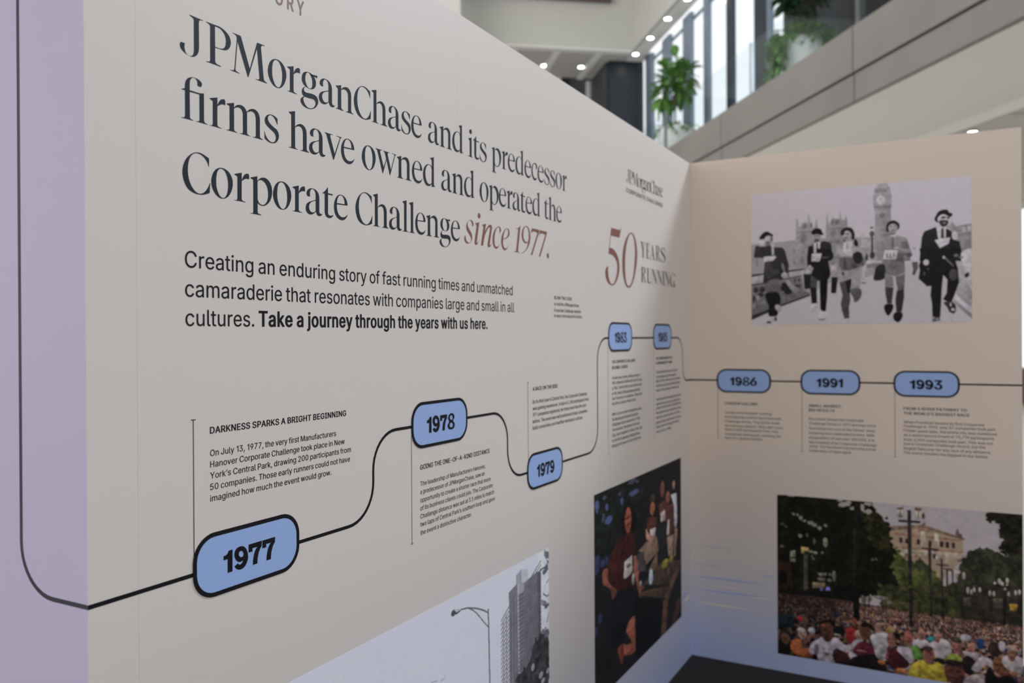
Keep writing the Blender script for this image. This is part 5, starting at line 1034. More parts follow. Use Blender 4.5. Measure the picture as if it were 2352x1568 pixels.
ART['Crowd'] = """P 163,150,150;-10,-12 1050,-130 1047,976 -14,1259
P 150,127,106;468,188 468,149 562,121 623,106 788,167 779,175 781,282 687,438 467,478
P 112,90,76;468,138 623,106 788,165 778,173 621,126 468,165
P 150,112,92;614,118 631,87 635,104 626,116
P 134,98,82;468,167 778,173 778,181 468,181
P 92,75,68;749,145 758,108 767,138 775,141 777,165 749,155
P 150,112,94;611,129 640,128 664,146 579,151
P 52,34,34;530,194 543,194 543,224 530,224
P 52,34,34;554,196 565,196 565,225 554,224
P 52,34,34;600,194 612,194 612,225 600,225
P 52,34,34;646,195 658,195 658,225 646,225
P 52,34,34;691,193 704,193 703,225 691,226
P 52,34,34;713,193 726,193 726,227 713,227
P 52,34,34;736,194 748,193 748,226 736,226
P 135,100,85;468,250 779,236 779,248 468,263
P 156,138,120;468,263 779,248 779,279 468,301
P 140,110,96;468,301 640,288 640,297 468,312
P 120,98,86;741,287 772,286 772,298 741,296
F 54,55,30/90,91,50;467,551 468,246 518,264 540,286 562,325 584,336 611,303 635,335 663,372 692,409 701,506
F 46,48,34/66,66,46;584,350 611,303 635,335 654,370 591,370
F 34,34,26/58,56,41;743,498 764,337 769,288 804,227 838,211 884,207 928,228 1048,225 1048,440
F 18,16,12/40,36,24;859,26 886,-2 1049,-29 1048,232 961,233 917,212 906,194 933,149 913,121 913,87 922,72 895,52 873,58
F 14,13,9/27,25,14;-27,2 394,-17 422,2 419,35 442,47 439,73 469,87 484,114 492,134 494,185 504,237 514,304 494,365 518,433 535,538 -29,646
F 20,20,11/52,48,24;373,67 442,58 477,97 494,185 494,293 418,269
R 120,116,106;76,113 6,8 94,119 5,8 109,134 8,11 126,151 7,7 153,160 11,9 172,171 10,10 218,165 7,8 194,187 8,10 106,248 7,9
R 84,82,70;26,185 8,7 40,200 6,6 137,240 6,11 169,269 5,19 23,322 6,9 158,363 6,7 166,379 7,6 418,343 6,7 433,337 5,7
E 122,118,98;218,269 11,30
R 148,138,132;283,7 11,8 306,27 16,10 320,11 9,8 334,48 6,9 290,34 12,11 378,40 7,22 388,59 8,7 405,59 11,13 394,13 8,8 409,15 6,10
P 124,118,100;60,346 83,339 85,411 59,413
P 40,36,30;62,382 84,381 84,390 62,392
P 42,27,19;5,428 64,411 72,576 5,589
E 12,11,10;25,517 21,42
P 150,126,78;109,312 143,313 146,339 125,338 122,356 109,356
E 132,128,112;155,337 11,8 173,340 10,8 204,335 6,8
P 108,100,96;182,464 224,453 222,474 193,481
P 108,100,96;182,491 217,486 217,509 182,511
E 100,95,88;237,464 7,11 255,468 8,34 235,498 11,11
P 132,112,84;160,523 215,517 214,550 160,560
L 62,56,50;19.7;130,351 131,725
L 25,22,19;27.1;355,-1 353,524
L 36,32,29;6.7;344,170 343,526
L 44,38,38;15.2;570,29 574,691
L 52,41,42;10.9;527,97 614,94
P 88,68,58;520,8 546,11 544,30 520,30
P 160,148,140;522,30 544,30 544,77 521,78
P 92,70,60;593,10 620,10 619,28 593,28
P 162,148,138;596,31 619,29 621,74 594,78
P 160,146,142;519,10 546,7 546,20 519,19
L 60,46,42;2.2;533,32 533,79
L 60,46,42;2.2;607,28 607,76
E 60,50,46;626,56 6,18
P 168,152,136;616,146 633,143 633,229 614,231
P 168,152,136;670,152 688,153 686,227 670,226
L 44,38,38;11.0;651,219 652,675
L 52,41,42;8.7;619,243 684,244
E 38,34,30;670,283 7,14
L 45,39,38;8.0;697,292 699,665
L 52,41,42;7.1;675,328 723,327
P 162,146,132;673,279 692,283 692,311 673,310
P 162,146,132;711,259 727,263 726,312 711,311
L 45,39,38;6.1;718,345 719,660
L 52,41,42;5.7;704,348 739,349
L 45,39,38;5.1;739,352 740,656
E 172,152,148;782,376 6,22 754,363 6,38 729,371 6,11 754,339 5,14
E 165,150,142;898,407 6,19 914,383 7,17 924,399 7,17 943,375 6,16 943,402 5,10 821,435 7,10 840,431 5,10
P 44,39,33;442,644 1022,527 1021,640 442,709
F 40,38,24/72,70,44;443,486 778,425 778,625 442,688
F 34,31,25/52,46,38;769,433 1022,387 1021,580 913,603 823,615 768,620
P 70,62,56;780,497 809,491 807,543 780,548
P 72,62,54;891,482 926,479 926,533 891,537
E 160,145,138;797,456 6,21 810,462 5,16 821,448 5,14 842,444 5,15 879,457 5,16 894,456 5,16 935,447 5,13 948,448 5,15 973,436 5,15 987,430 5,15 935,423 5,8
P 152,116,52;950,501 981,498 976,536 952,538
L 28,24,22;7.9;935,430 931,626
E 118,100,168;201,574 10,22 229,569 12,30 299,575 10,16 318,578 12,26
P 18,15,14;5,604 345,540 344,781 4,855
X 0
P 16,13,12;335,527 363,522 363,719 339,731
L 34,28,27;14.0;575,483 576,709
L 38,32,30;10.0;655,468 655,636
L 36,30,28;7.5;700,460 701,641
E 112,102,95;378,585 9,22 409,572 8,22 454,563 30,11 393,585 4,18 489,585 12,11
L 30,27,24;4.6;386,551 386,638
L 30,27,24;4.6;404,547 403,634
L 46,42,36;3.5;471,524 476,620
P 92,42,36;9,968 4,901 23,881 43,923
E 20,14,12;34,943 31,65
E 82,54,42;37,897 20,34
P 22,30,36;7,752 63,737 79,786 79,816 4,840
E 135,40,40;106,758 15,15
E 82,58,48;128,768 14,26
C 150,80,48;76,892 106,889 117,943 146,929 157,986 67,974
E 140,104,96;114,848 20,35
E 150,138,134;109,829 19,15
L 98,68,56;17.4;113,918 163,835
E 148,140,146;155,822 16,19
C 152,140,147;157,896 184,868 211,843 232,861 259,840 305,878 336,852 372,822 379,835 336,892 310,920 261,906 258,992 184,991 176,963 152,969
E 100,84,92;176,933 11,34 219,949 16,11
E 74,46,36;224,815 29,61
E 110,62,44;214,780 19,11
C 15,12,12;168,778 201,753 225,740 256,749 259,785 238,756 195,773
C 20,17,17;255,778 290,763 293,822 259,837
P 130,124,124;255,817 285,820 282,830 255,828
C 44,25,22;258,910 310,928 321,995 261,997
C 122,36,36;308,774 337,764 344,829 321,870 306,826
E 110,62,48;343,730 11,24
E 150,118,100;358,803 15,29
C 74,28,38;344,876 375,840 415,849 435,891 413,925 339,921
E 150,95,105;372,897 23,5
E 86,56,46;388,775 25,54
C 22,16,16;368,740 393,720 418,736 421,772 403,747 373,753
C 148,136,142;321,911 362,948 349,961 321,951
C 25,18,18;323,961 362,926 438,905 475,993 387,997 323,998
C 156,146,149;413,791 438,775 481,766 485,822 478,860 473,922 443,927 423,865
E 148,107,96;442,744 16,32
E 140,112,60;488,750 15,21
C 110,35,45;473,897 493,856 530,855 537,917 475,928
E 170,110,118;495,911 20,5
E 112,72,62;495,802 18,44
C 26,20,20;503,754 525,763 532,804 513,787
E 150,90,55;455,944 16,14
E 44,62,92;497,962 17,18
C 152,138,143;521,839 565,832 589,897 572,925 550,910
C 52,21,26;501,847 548,897 569,930 530,969 501,972
E 150,92,60;543,973 29,14
C 160,146,148;577,805 599,775 632,771 651,791 670,822 620,820
E 142,98,87;617,745 15,35
C 160,146,148;651,784 670,770 699,749 726,767 703,867 672,860 661,814
E 132,86,76;680,750 11,29
E 40,110,110;654,763 14,14
C 82,116,56;541,799 565,829 596,814 618,848 615,891 591,895 575,837
E 138,82,72;564,778 19,43
C 152,132,48;562,1000 584,923 625,891 651,911 684,887 707,914 709,1015 562,1053
E 132,82,74;645,859 24,52
E 70,48,44;642,822 21,16
E 60,30,28;646,842 17,4
C 20,17,17;672,867 703,870 705,897 684,892
E 138,87,80;754,783 19,39
E 62,60,42;755,750 20,15
C 122,130,58;706,880 719,842 745,825 772,843 768,867
C 150,136,138;775,805 811,803 838,803 834,832 813,850 789,825
E 140,92,80;810,776 12,31
E 28,20,20;798,878 26,53
E 76,43,38;745,933 39,69
E 36,27,24;742,880 35,19
C 138,120,120;779,969 811,930 856,919 856,977 777,997
C 150,136,138;811,902 827,854 845,819 881,827 892,882 863,855 834,911
C 15,14,16;863,975 881,868 907,919 945,900 977,945
E 97,62,43;912,855 24,48
E 44,32,28;895,766 25,41
C 150,136,138;921,814 952,780 1002,798 1001,875 945,866
E 112,76,63;958,777 16,44
E 150,125,112;956,744 18,15
E 30,52,92;843,748 14,31
E 152,140,144;789,726 21,21 923,743 13,30"""
ART['Picnic'] = """P 24,23,26;-168,-330 1378,-111 1356,1612 -178,813
F 17,20,20/30,33,33;-52,-42 288,-39 529,10 442,347 360,464 -56,321
R 66,76,112;29,57 16,22 25,86 9,12 131,155 29,17 116,87 10,14 264,94 13,16 392,79 44,14
R 64,66,84;376,16 36,11 429,29 16,8 242,52 12,11 95,35 16,9 81,131 12,18
R 48,52,80;23,321 22,23 113,349 12,18 75,353 15,18
R 42,46,76;15,367 23,21 49,611 13,22 12,660 12,21
C 17,13,14;263,199 279,139 332,100 395,169 410,259 393,301 285,269
E 132,72,60;328,211 35,69
E 60,30,28;320,196 31,5 327,232 22,5
P 48,24,22;240,286 315,274 362,278 397,314 412,416 415,511 105,402 161,327
P 48,24,22;128,369 399,453 377,582 232,546 180,512 124,438
P 156,146,146;287,417 368,406 375,497 283,465
P 160,150,150;287,427 366,442 359,500 294,508 277,494
E 96,84,86;329,450 23,11
C 108,64,52;79,389 121,393 124,449 166,499 210,538 202,562 174,573 144,502 75,450
P 120,80,72;386,419 418,426 440,492 448,523 391,503
C 115,70,60;391,467 445,485 440,573 508,633 469,637 466,672 423,591
P 17,17,24;158,571 217,545 341,568 422,619 460,674 413,740 388,746 307,786 267,827 214,837 156,809
C 118,68,57;381,737 408,759 445,872 429,925 402,933 345,927 274,886 267,835 362,872 326,818 300,782
C 86,43,37;214,837 261,832 278,890 259,937 229,882
P 22,22,20;267,827 330,832 350,865 306,860
P 64,58,62;433,423 491,426 524,521 524,549 432,517
P 112,90,79;437,409 534,387 659,394 691,484 524,515 499,433
P 15,14,15;691,484 691,503 550,529 524,515
P 98,75,63;550,559 667,487 671,601
P 60,48,42;474,606 854,743 985,679 985,642 733,557 617,595
P 66,51,43;473,642 812,732 760,792 473,663
P 14,14,17;397,653 741,784 718,1016 402,1001
L 82,62,53;62.7;781,804 957,674
L 76,53,45;66.5;776,802 738,1016
L 62,44,38;66.8;977,872 882,1008
E 160,175,196;585,601 24,45
E 120,125,120;380,539 15,33 461,593 15,15
E 95,86,80;813,651 14,21
E 62,52,46;610,163 32,23
E 142,87,64;609,221 29,38
P 70,40,34;544,281 557,262 606,265 660,288 673,359 641,345 569,337 539,320
P 168,148,148;578,331 649,339 641,395 576,364
C 152,112,102;530,314 569,357 645,388 578,395 532,369
E 108,64,60;737,139 27,49
P 73,45,41;684,223 766,210 815,252 886,261 906,355 884,444 793,439 804,345 716,329
E 124,77,64;810,205 30,36
P 168,152,152;710,276 772,267 771,331 714,326
P 168,152,152;806,341 831,343 825,433 788,427
P 30,30,36;660,330 784,348 793,445 816,548 686,512 668,416
P 122,102,90;793,441 889,448 872,579 816,561
P 168,163,177;851,200 930,207 942,365 928,419 900,407 894,276
E 132,102,97;894,148 18,27
P 117,87,77;903,416 943,428 915,594 887,584
E 120,110,50;851,590 30,20 771,589 45,26"""
ART['Tower'] = """P 173,169,180;-180,-602 1063,-124 1051,1794 -184,321
P 176,173,180;938,-172 1063,-124 1059,502 934,421
P 126,123,132;827,51 854,34 855,101 828,91
P 156,153,161;854,34 888,50 888,98 867,102 855,101
P 96,93,101;792,110 830,91 867,103 935,87 956,101 954,417 864,598 797,548
P 128,124,130;834,91 866,105 867,139 849,146 838,140
P 78,75,82;934,88 953,99 954,395 939,416
L 62,58,64;4.8;945,95 950,402
L 150,146,152;5.2;837,96 840,523
X 1
L 76,73,80;4.6;699,128 701,213 705,502
L 76,73,80;3.4;700,147 683,127 664,110 646,96 628,84 611,75 587,68
L 76,73,80;2.8;619,81 635,97 650,118 664,144 682,177 700,208
E 66,64,70;560,65 9,13
P 150,148,155;562,51 588,65 588,72 565,61
P 56,54,60;563,69 585,68 588,73 570,78
F 34,33,36/58,57,62;821,566 830,516 865,500 901,484 911,427 935,400 959,398 1003,426 1001,701
F 50,48,52/96,94,100;976,16 1003,15 1003,46 980,40
F 56,54,58/90,88,94;983,58 1003,57 1003,89 985,76
F 56,54,58/96,94,100;958,93 980,78 1002,94 1002,124 965,114
L 62,60,66;4.3;941,94 965,86 990,88
L 74,72,78;3.9;955,242 974,270 1001,285
L 74,72,78;3.9;967,210 989,235 1002,229
L 88,86,92;3.5;1001,316 988,361
L 88,86,92;3.5;985,167 1002,155
F 70,68,74/110,108,114;960,240 984,258 1001,285 969,271
F 60,58,64/100,98,104;964,384 993,385 1000,425 959,398
E 120,118,124;953,596 11,17 910,528 9,18 992,602 10,13 964,630 11,13
P 90,88,104;478,283 497,291 499,294 480,286
E 150,148,165;518,302 7,6 528,297 2,12"""

def vnoise(rs, hh, ww, cell):
    gh, gw = int(hh / cell) + 3, int(ww / cell) + 3
    g = rs.random((gh, gw))
    y, x = np.arange(hh) / cell, np.arange(ww) / cell
    yi, xi = y.astype(int), x.astype(int)
    fy, fx = (y - yi)[:, None], (x - xi)[None, :]
    fy, fx = fy * fy * (3 - 2 * fy), fx * fx * (3 - 2 * fx)
    a, b = g[np.ix_(yi, xi)], g[np.ix_(yi, xi + 1)]
    c, d = g[np.ix_(yi + 1, xi)], g[np.ix_(yi + 1, xi + 1)]
    return (a * (1 - fx) + b * fx) * (1 - fy) + (c * (1 - fx) + d * fx) * fy

class Canvas:
    def __init__(self, ww, hh, seed):
        self.w, self.h = ww, hh
        self.shade = 0.0
        self.px = np.zeros((hh, ww, 3))
        self.rs = np.random.default_rng(seed)
        self.n1 = vnoise(self.rs, hh, ww, 5)
        self.n2 = vnoise(self.rs, hh, ww, 14)
        self.n3 = vnoise(self.rs, hh, ww, 40)
        self.nx = (self.n1 - .5) * 9 + (self.n2 - .5) * 22
        self.ny = (vnoise(self.rs, hh, ww, 5) - .5) * 9 + (vnoise(self.rs, hh, ww, 14) - .5) * 22
    def mask(self, pts, rag=False):
        """(slice, mask) of a polygon given in thousandths of the print"""
        p = np.array(pts, float) * (self.w / 1000, self.h / 1000)
        pad = 18 if rag else 1
        x0, x1 = int(max(0, p[:, 0].min() - pad)), int(min(self.w, p[:, 0].max() + pad + 1))
        y0, y1 = int(max(0, p[:, 1].min() - pad)), int(min(self.h, p[:, 1].max() + pad + 1))
        if x1 <= x0 or y1 <= y0:
            return None
        Y, X = np.mgrid[y0:y1, x0:x1] + 0.5
        if rag:
            X = X + self.nx[y0:y1, x0:x1] * float(rag)
            Y = Y + self.ny[y0:y1, x0:x1] * float(rag)
        ins = np.zeros(X.shape, bool)
        q = np.roll(p, 1, 0)
        for (ax, ay), (bx, by) in zip(p, q):
            if ay == by:
                continue
            cond = (ay > Y) != (by > Y)
            ins ^= cond & (X < (bx - ax) * (Y - ay) / (by - ay) + ax)
        return (slice(y0, y1), slice(x0, x1)), ins
    def fill(self, pts, c, rag=False, c2=None):
        r = self.mask(pts, rag)
        if r is None:
            return
        sl, m = r
        if c2 is None:
            hh, ww = m.shape
            k = 0 if hh * ww > .12 * self.w * self.h or rag else self.shade
            g = 1 + k * (.5 - (np.arange(hh)[:, None] / max(1, hh) * .65 + np.arange(ww)[None] / max(1, ww) * .35) + .7 * (self.n2[sl] - .5))
            self.px[sl][m] = (np.array(c)[None, None] * g[..., None])[m]
        else:
            t = np.clip((self.n1[sl] * .5 + self.n2[sl] * .8 + self.n3[sl] * .7 - .55) * 1.1, 0, 1)[..., None]
            self.px[sl][m] = (np.array(c) * (1 - t) + np.array(c2) * t)[m]
    def ell(self, cx, cy, rx, ry, c):
        self.fill([(cx + rx * math.cos(a * math.pi / 10), cy + ry * math.sin(a * math.pi / 10)) for a in range(20)], c)

def spline2(pts):
    return smooth_loop([(x, y, False) for x, y in pts], 4)

def crowd(c):
    rs = random.Random(3)
    skin = [(150, 105, 92), (140, 96, 84), (120, 80, 68), (158, 116, 100), (95, 62, 50)]
    shirt = [(150, 138, 140)] * 7 + [(120, 105, 104), (28, 36, 66), (40, 62, 104), (85, 34, 40), (24, 21, 24), (24, 21, 24), (150, 126, 60), (54, 96, 100), (120, 60, 50)]
    hair = [(38, 28, 24), (60, 44, 36), (24, 18, 17), (96, 72, 56)]
    c.fill([(0, 618), (300, 605), (520, 622), (1000, 625), (1000, 1000), (0, 1000)], (60, 44, 40))
    v = 622.0
    while v < 1010:
        t = max(0, (v - 622) / 385)
        s = 5.0 + 25 * t ** 1.25
        u = rs.uniform(-s, s)
        while u < 1010:
            dim = 0.55 if u < 260 else (0.75 if u < 330 else 1.0)
            dim *= rs.uniform(0.75, 1.05)
            f = lambda k: tuple(x * dim for x in k)
            y = v + rs.uniform(-s, s) * .5
            c.ell(u, y + s * 2.0, s * 1.05, s * 1.7, f(rs.choice(shirt) if rs.random() < .35 + t else rs.choice(skin)))
            c.ell(u, y, s * .52, s * .95, f(rs.choice(skin)))
            if rs.random() < .8:
                c.ell(u, y - s * .55, s * .55, s * .5, f(rs.choice(hair)))
            u += s * rs.uniform(1.5, 2.2)
        v += s * 1.15

def tower_windows(c):
    # ribs, floors and little windows of the tall block
    for i in range(46):
        v = 120 + i * 19
        c.fill([(755, v + 95), (828, v + 8), (828, v + 15), (755, v + 102)], (78, 75, 82))
        c.fill([(868, v - 28), (956, v - 118), (956, v - 111), (868, v - 21)], (76, 73, 80)) if v > 150 else None
    for i in range(44):
        v = 150 + i * 19
        for u in (838, 846, 854, 862):
            c.fill([(u, v), (u + 3, v - 3), (u + 3, v + 5), (u, v + 8)], (52, 50, 56))
    for k in range(5):
        u = 765 + k * 14
        c.fill([(u, 150 + (4 - k) * 17), (u + 3, 146 + (4 - k) * 17), (u + 4, 1000), (u, 1000)], (108, 105, 112))

def paint(name, ww, hh, seed, illum, soft=1):
    mottle = {'London': .08, 'Crowd': .2, 'Picnic': .16, 'Tower': .10}[name]
    k = 2
    c = Canvas(ww * k, hh * k, seed)
    c.shade = {'London': .22, 'Crowd': .55, 'Picnic': .45, 'Tower': .10}[name]
    for ln in ART[name].strip().split('\n'):
        op, rest = ln.split(' ', 1)
        if op == 'X':
            (crowd if rest.strip() == '0' else tower_windows)(c)
            continue
        parts = rest.split(';')
        cols = [tuple(map(int, q.split(','))) for q in parts[0].split('/')]
        pts = [tuple(map(int, t.split(','))) for t in parts[-1].split()]
        if op == 'P': c.fill(pts, cols[0])
        elif op == 'C': c.fill(spline2(pts), cols[0])
        elif op == 'F': c.fill(pts, cols[0], True, cols[1])
        elif op == 'E':
            for i in range(0, len(pts), 2):
                (cx, cy), (rx, ry), k0 = pts[i], map(abs, pts[i + 1]), cols[0]
                c.ell(cx, cy, max(.6, rx), max(.6, ry), k0)
                if name == 'Crowd' and ry > 18 and k0[0] > 60 and k0[0] - k0[2] > 24 and k0[0] - k0[1] > 18:
                    dk = tuple(q * .52 for q in k0)
                    c.ell(cx - rx * .36, cy - ry * .12, rx * .24, ry * .09, dk)
                    c.ell(cx + rx * .36, cy - ry * .12, rx * .24, ry * .09, dk)
                    c.ell(cx + rx * .05, cy + ry * .16, rx * .13, ry * .16, tuple(q * .8 for q in k0))
                    c.ell(cx, cy + ry * .46, rx * .36, ry * .07, dk)
        elif op == 'R':
            for i in range(0, len(pts), 2):
                (cx, cy), (rx, ry) = pts[i], map(abs, pts[i + 1])
                c.fill([(cx + rx * 1.25 * math.cos(a * math.pi / 10), cy + ry * 1.15 * math.sin(a * math.pi / 10)) for a in range(20)], cols[0], .3)
        elif op == 'L':
            wd = float(parts[1]); asp = c.w / c.h
            for a, b in zip(pts[:-1], pts[1:]):
                dx, dy = (b[0] - a[0]) * asp, b[1] - a[1]
                l = math.hypot(dx, dy) or 1
                nx, ny = -dy / l * wd / 2, dx / l * wd / 2 * asp
                c.fill([(a[0] + nx, a[1] + ny), (b[0] + nx, b[1] + ny), (b[0] - nx, b[1] - ny), (a[0] - nx, a[1] - ny)], cols[0])
    p = c.px * (1 + mottle * np.clip(1.25 - c.px.mean(-1) / 150, .08, 1) * ((c.n2 - .5) + (c.n3 - .5) + .6 * (c.n1 - .5)))[..., None]
    p = p.reshape(hh, k, ww, k, 3).mean((1, 3))
    for _ in range(soft):
        q = np.pad(p, ((1, 1), (1, 1), (0, 0)), 'edge')
        p = (q[:-2, 1:-1] + q[2:, 1:-1] + q[1:-1, :-2] + q[1:-1, 2:] + 4 * q[1:-1, 1:-1]) / 8
    p = p + (c.rs.random((hh, ww, 1)) - .5) * 5
    p = np.clip(p / 255, 0, 1)
    lin = np.where(p < 0.04045, p / 12.92, ((p + 0.055) / 1.055) ** 2.4)
    return np.clip(lin / np.array(illum), 0.004, 0.92)

def print_mat():
    m = mat('photo_print_ink', (0.5, 0.5, 0.5), 0.65, spec=0.12)
    nt = m.node_tree
    a = nt.nodes.new('ShaderNodeVertexColor')
    a.layer_name = 'ink'
    nt.links.new(a.outputs[0], nt.nodes['Principled BSDF'].inputs['Base Color'])
    return m
INK = print_mat()

def photo(name, face, x0, x1, z0, z1, ww, hh, seed, illum, label, soft=1):
    col = paint(name, ww, hh, seed, illum, soft)
    f = FACE[face]
    d = 0.0012
    uu, vv = (np.arange(ww) / (ww - 1)), (np.arange(hh) / (hh - 1))
    U, V_ = np.meshgrid(x0 + (x1 - x0) * uu, z1 - (z1 - z0) * vv)
    P = np.zeros((hh, ww, 3))
    if face == 'M':
        P[..., 0], P[..., 1], P[..., 2] = U, -d, V_
    else:
        P[..., 0], P[..., 1], P[..., 2] = L - d, -U, V_
    idx = np.arange(ww * hh).reshape(hh, ww)
    quads = np.stack([idx[:-1, :-1], idx[1:, :-1], idx[1:, 1:], idx[:-1, 1:]], -1).reshape(-1, 4)
    nb = ww * hh
    back = [f(a, z, 0.0005) for a, z in ((x0, z1), (x0, z0), (x1, z0), (x1, z1))]
    verts = np.concatenate([P.reshape(-1, 3), np.array(back)])
    c4 = [int(idx[0, 0]), int(idx[-1, 0]), int(idx[-1, -1]), int(idx[0, -1])]
    extra = [(nb + 3, nb + 2, nb + 1, nb)] + [(c4[i], nb + i, nb + (i + 1) % 4, c4[(i + 1) % 4]) for i in range(4)]
    faces = np.concatenate([quads, np.array(extra)])
    me = bpy.data.meshes.new('photo_print')
    me.vertices.add(len(verts))
    me.vertices.foreach_set('co', verts.astype(np.float32).ravel())
    me.loops.add(faces.size)
    me.loops.foreach_set('vertex_index', faces.astype(np.int32).ravel())
    me.polygons.add(len(faces))
    me.polygons.foreach_set('loop_start', np.arange(0, faces.size, 4, dtype=np.int32))
    me.update(calc_edges=True)
    at = me.color_attributes.new('ink', 'FLOAT_COLOR', 'POINT')
    rgba = np.ones((len(verts), 4), np.float32)
    rgba[:nb, :3] = col.reshape(-1, 3)
    rgba[nb:, :3] = 0.5
    at.data.foreach_set('color', rgba.ravel())
    o = link('photo_print', me, INK)
    tag(o, label, 'photo print', 'photographs printed on the exhibition panels')
    return o

photo('London', 'R', 0.2995, 1.2193, 1.634, 2.2565, 560, 380, 11, (0.455, 0.46, 0.45), 'black and white photo print of five men in bowler hats running across a bridge', 2)
photo('Crowd', 'R', 0.4137, 1.3995, 0.0808, 0.8330, 540, 412, 12, (0.60, 0.58, 0.57), 'colour photo print of a dense crowd of runners on a tree lined street', 2)
photo('Picnic', 'M', 1.9722, 3.0330, 0.2430, 1.0025, 300, 400, 13, (0.50, 0.49, 0.50), 'dark colour photo print of people in maroon shirts around a picnic table', 1)
photo('Tower', 'M', 0.3000, 1.5932, 0.2430, 0.8970, 560, 320, 14, (0.50, 0.49, 0.49), 'pale black and white photo print of a tower block and a street lamp', 0)

# ------------------------------------------------------------------ the atrium behind: u runs along the balcony, v to the right, h above eye level
B = B0
HF, HB, HG, HC = 4.30, 3.30, 3.65, 9.0      # balcony floor, underside, groove, upper ceiling
V0, VW = 6.5, 8.62

# balcony: stone fascia in long slabs, shadow gap, white underside
bal = empty('floor_balcony', B(20, V0, HB))
tag(bal, kind='structure')
ju = [-6, 1.5, 6.0, 10.4, 14.8, 19.2, 23.6, 28, 34]
for a, b in zip(ju[:-1], ju[1:]):
    box_obj('fascia_slab', (a + .012, V0, HG + .018), (b - .012, V0 + .12, HF), M['stone'], bal, B)
    box_obj('fascia_lower_slab', (a + .012, V0 + .02, HB - .03), (b - .012, V0 + .12, HG - .018), M['stone'], bal, B)
box_obj('shadow_gap', (-6, V0 + .06, HB + .04), (34, V0 + .3, HF - .05), M['groove'], bal, B)
box_obj('underside', (-6, V0 + .125, HB), (34, 8.8, HB + .03), M['soffit'], bal, B)
box_obj('underside_rim', (-6, 8.8, HB - .13), (34, 8.86, HB + .01), M['soffit'], bal, B)
box_obj('deck', (-6, V0 + .31, HF - .35), (34, 9.2, HF - .02), M['plaster'], bal, B)
low = empty('ceiling_lower', B(10, 10, HB - .13))
tag(low, kind='structure')
box_obj('slab', (-6, 8.87, HB - .10), (34, 16, HB), M['ceil'], low, B)
for k in range(34):
    box_obj('slat', (-5 + k * 1.1, 8.9, HB - .125), (-4.45 + k * 1.1, 15.8, HB - .10), M['batten' if k % 9 == 4 else 'ceil'], low, B)

# upper ceiling round the void
upc = empty('ceiling_upper', B(24, 6, HC))
tag(upc, kind='structure')
box_obj('end_fascia', (24.65, -16, HC), (24.95, 7.9, HC + 4), M['plaster'], upc, B)
box_obj('side_fascia', (-6, 7.9, HC), (24.95, 8.0, HC + 4), M['plaster'], upc, B)
box_obj('light_band', (-6, 8.0, HC), (25.6, 8.46, HC + .15), M['soffit'], upc, B)
box_obj('end_soffit', (24.95, -16, HC + .03), (27.6, 8.6, HC + .2), M['ceil'], upc, B)
for v in (2.9, 4.25, 5.6, 6.95):
    box_obj('batten', (24.95, v - .10, HC - .02), (27.6, v + .10, HC + .03), M['batten'], upc, B)
box_obj('end_rim', (24.65, -16, HC - .04), (24.95, 7.9, HC), M['soffit'], upc, B)
br = empty('ceiling_bronze', B(24.4, 0, HC + 1.4))
tag(br, kind='structure')
bm = bmesh.new()
pl = [(24.64, -16), (24.2, -16), (24.2, 6.7)] + [(24.2 + .3 * (1 - math.cos(a * math.pi / 16)), 6.7 + .5 * math.sin(a * math.pi / 16)) for a in range(1, 9)] + [(24.64, 7.2)]
prism(bm, pl, lambda a, b, t: B(a, b, HC + 1.42 + t * 2.6))
from_bm('soffit_panel', bm, M['bronze'], br)
box_obj('ceiling_main', (-30, -40, 14.2), (24.6, 9.5, 14.4), M['plaster'], None, B)['kind'] = 'structure'
# column left of the void
box_obj('wall_pier', (22.5, 1.6, 1.0), (23.1, 2.3, 14), M['plaster'], None, B)['kind'] = 'structure'

# dark core wall and the end wall behind it
cw = empty('wall_core', B(25.7, 8, 3))
tag(cw, kind='structure')
box_obj('front_cladding', (25.7, 7.46, 3), (25.9, 8.62, HC + .03), M['core_wall'], cw, B)
box_obj('side_cladding', (25.9, 7.40, 3), (27.6, 7.6, HC + .03), M['core_side'], cw, B)
box_obj('rear_cladding', (27.6, 7.41, 3), (33, 7.6, HC + 4), M['core_side'], cw, B)
ew = empty('wall_end', B(31, 3, 3))
tag(ew, kind='structure')
box_obj('bulkhead', (27.6, -16, HC - .4), (27.75, 6.3, HC + .2), M['soffit'], ew, B)
box_obj('dark_wall', (31, -16, 3), (31.2, 7.4, HC + 3), M['core_wall'], ew, B)
box_obj('light_slot', (27.8, 7.25, 3), (27.9, 7.39, HC), M['white'], ew, B)

# window wall on the right, tall mullions and bright panes
win = empty('window_1', B(20, VW, HF))
tag(win, kind='structure')
for u0, u1, dep, m in [(24.74, 25.35, 0.06, 'mullion'), (23.15, 23.78, 0.06, 'mullion'), (21.49, 22.08, 0.06, 'mullion'), (20.29, 20.59, 0.06, 'mullion'), (18.83, 19.15, 0.06, 'mullion_d'), (17.22, 17.64, 0.06, 'mullion_d'), (16.89, 17.0, 0.06, 'mullion')]:
    box_obj('mullion', (u0, VW - dep, HF - .1), (u1, VW + .05, HC + .02), M[m], win, B)
pu = [25.6, 23.97, 22.26, 20.76, 18.78, 16.35]
for a, b in zip(pu[1:], pu[:-1]):
    box_obj('pane', (a, VW + .03, HF), (b, VW + .05, HC), M['pane'], win, B)
for hz in (HF + .02, HF + 1.6, HF + 3.2, HC - .12):
    box_obj('transom', (16.35, VW + .06, hz - .035), (25.6, VW + .12, hz + .035), M['mullion'], win, B) if hz in (HF + .02, HC - .12) else None
ft = empty('wall_right', B(13, VW, HF))
tag(ft, kind='structure')
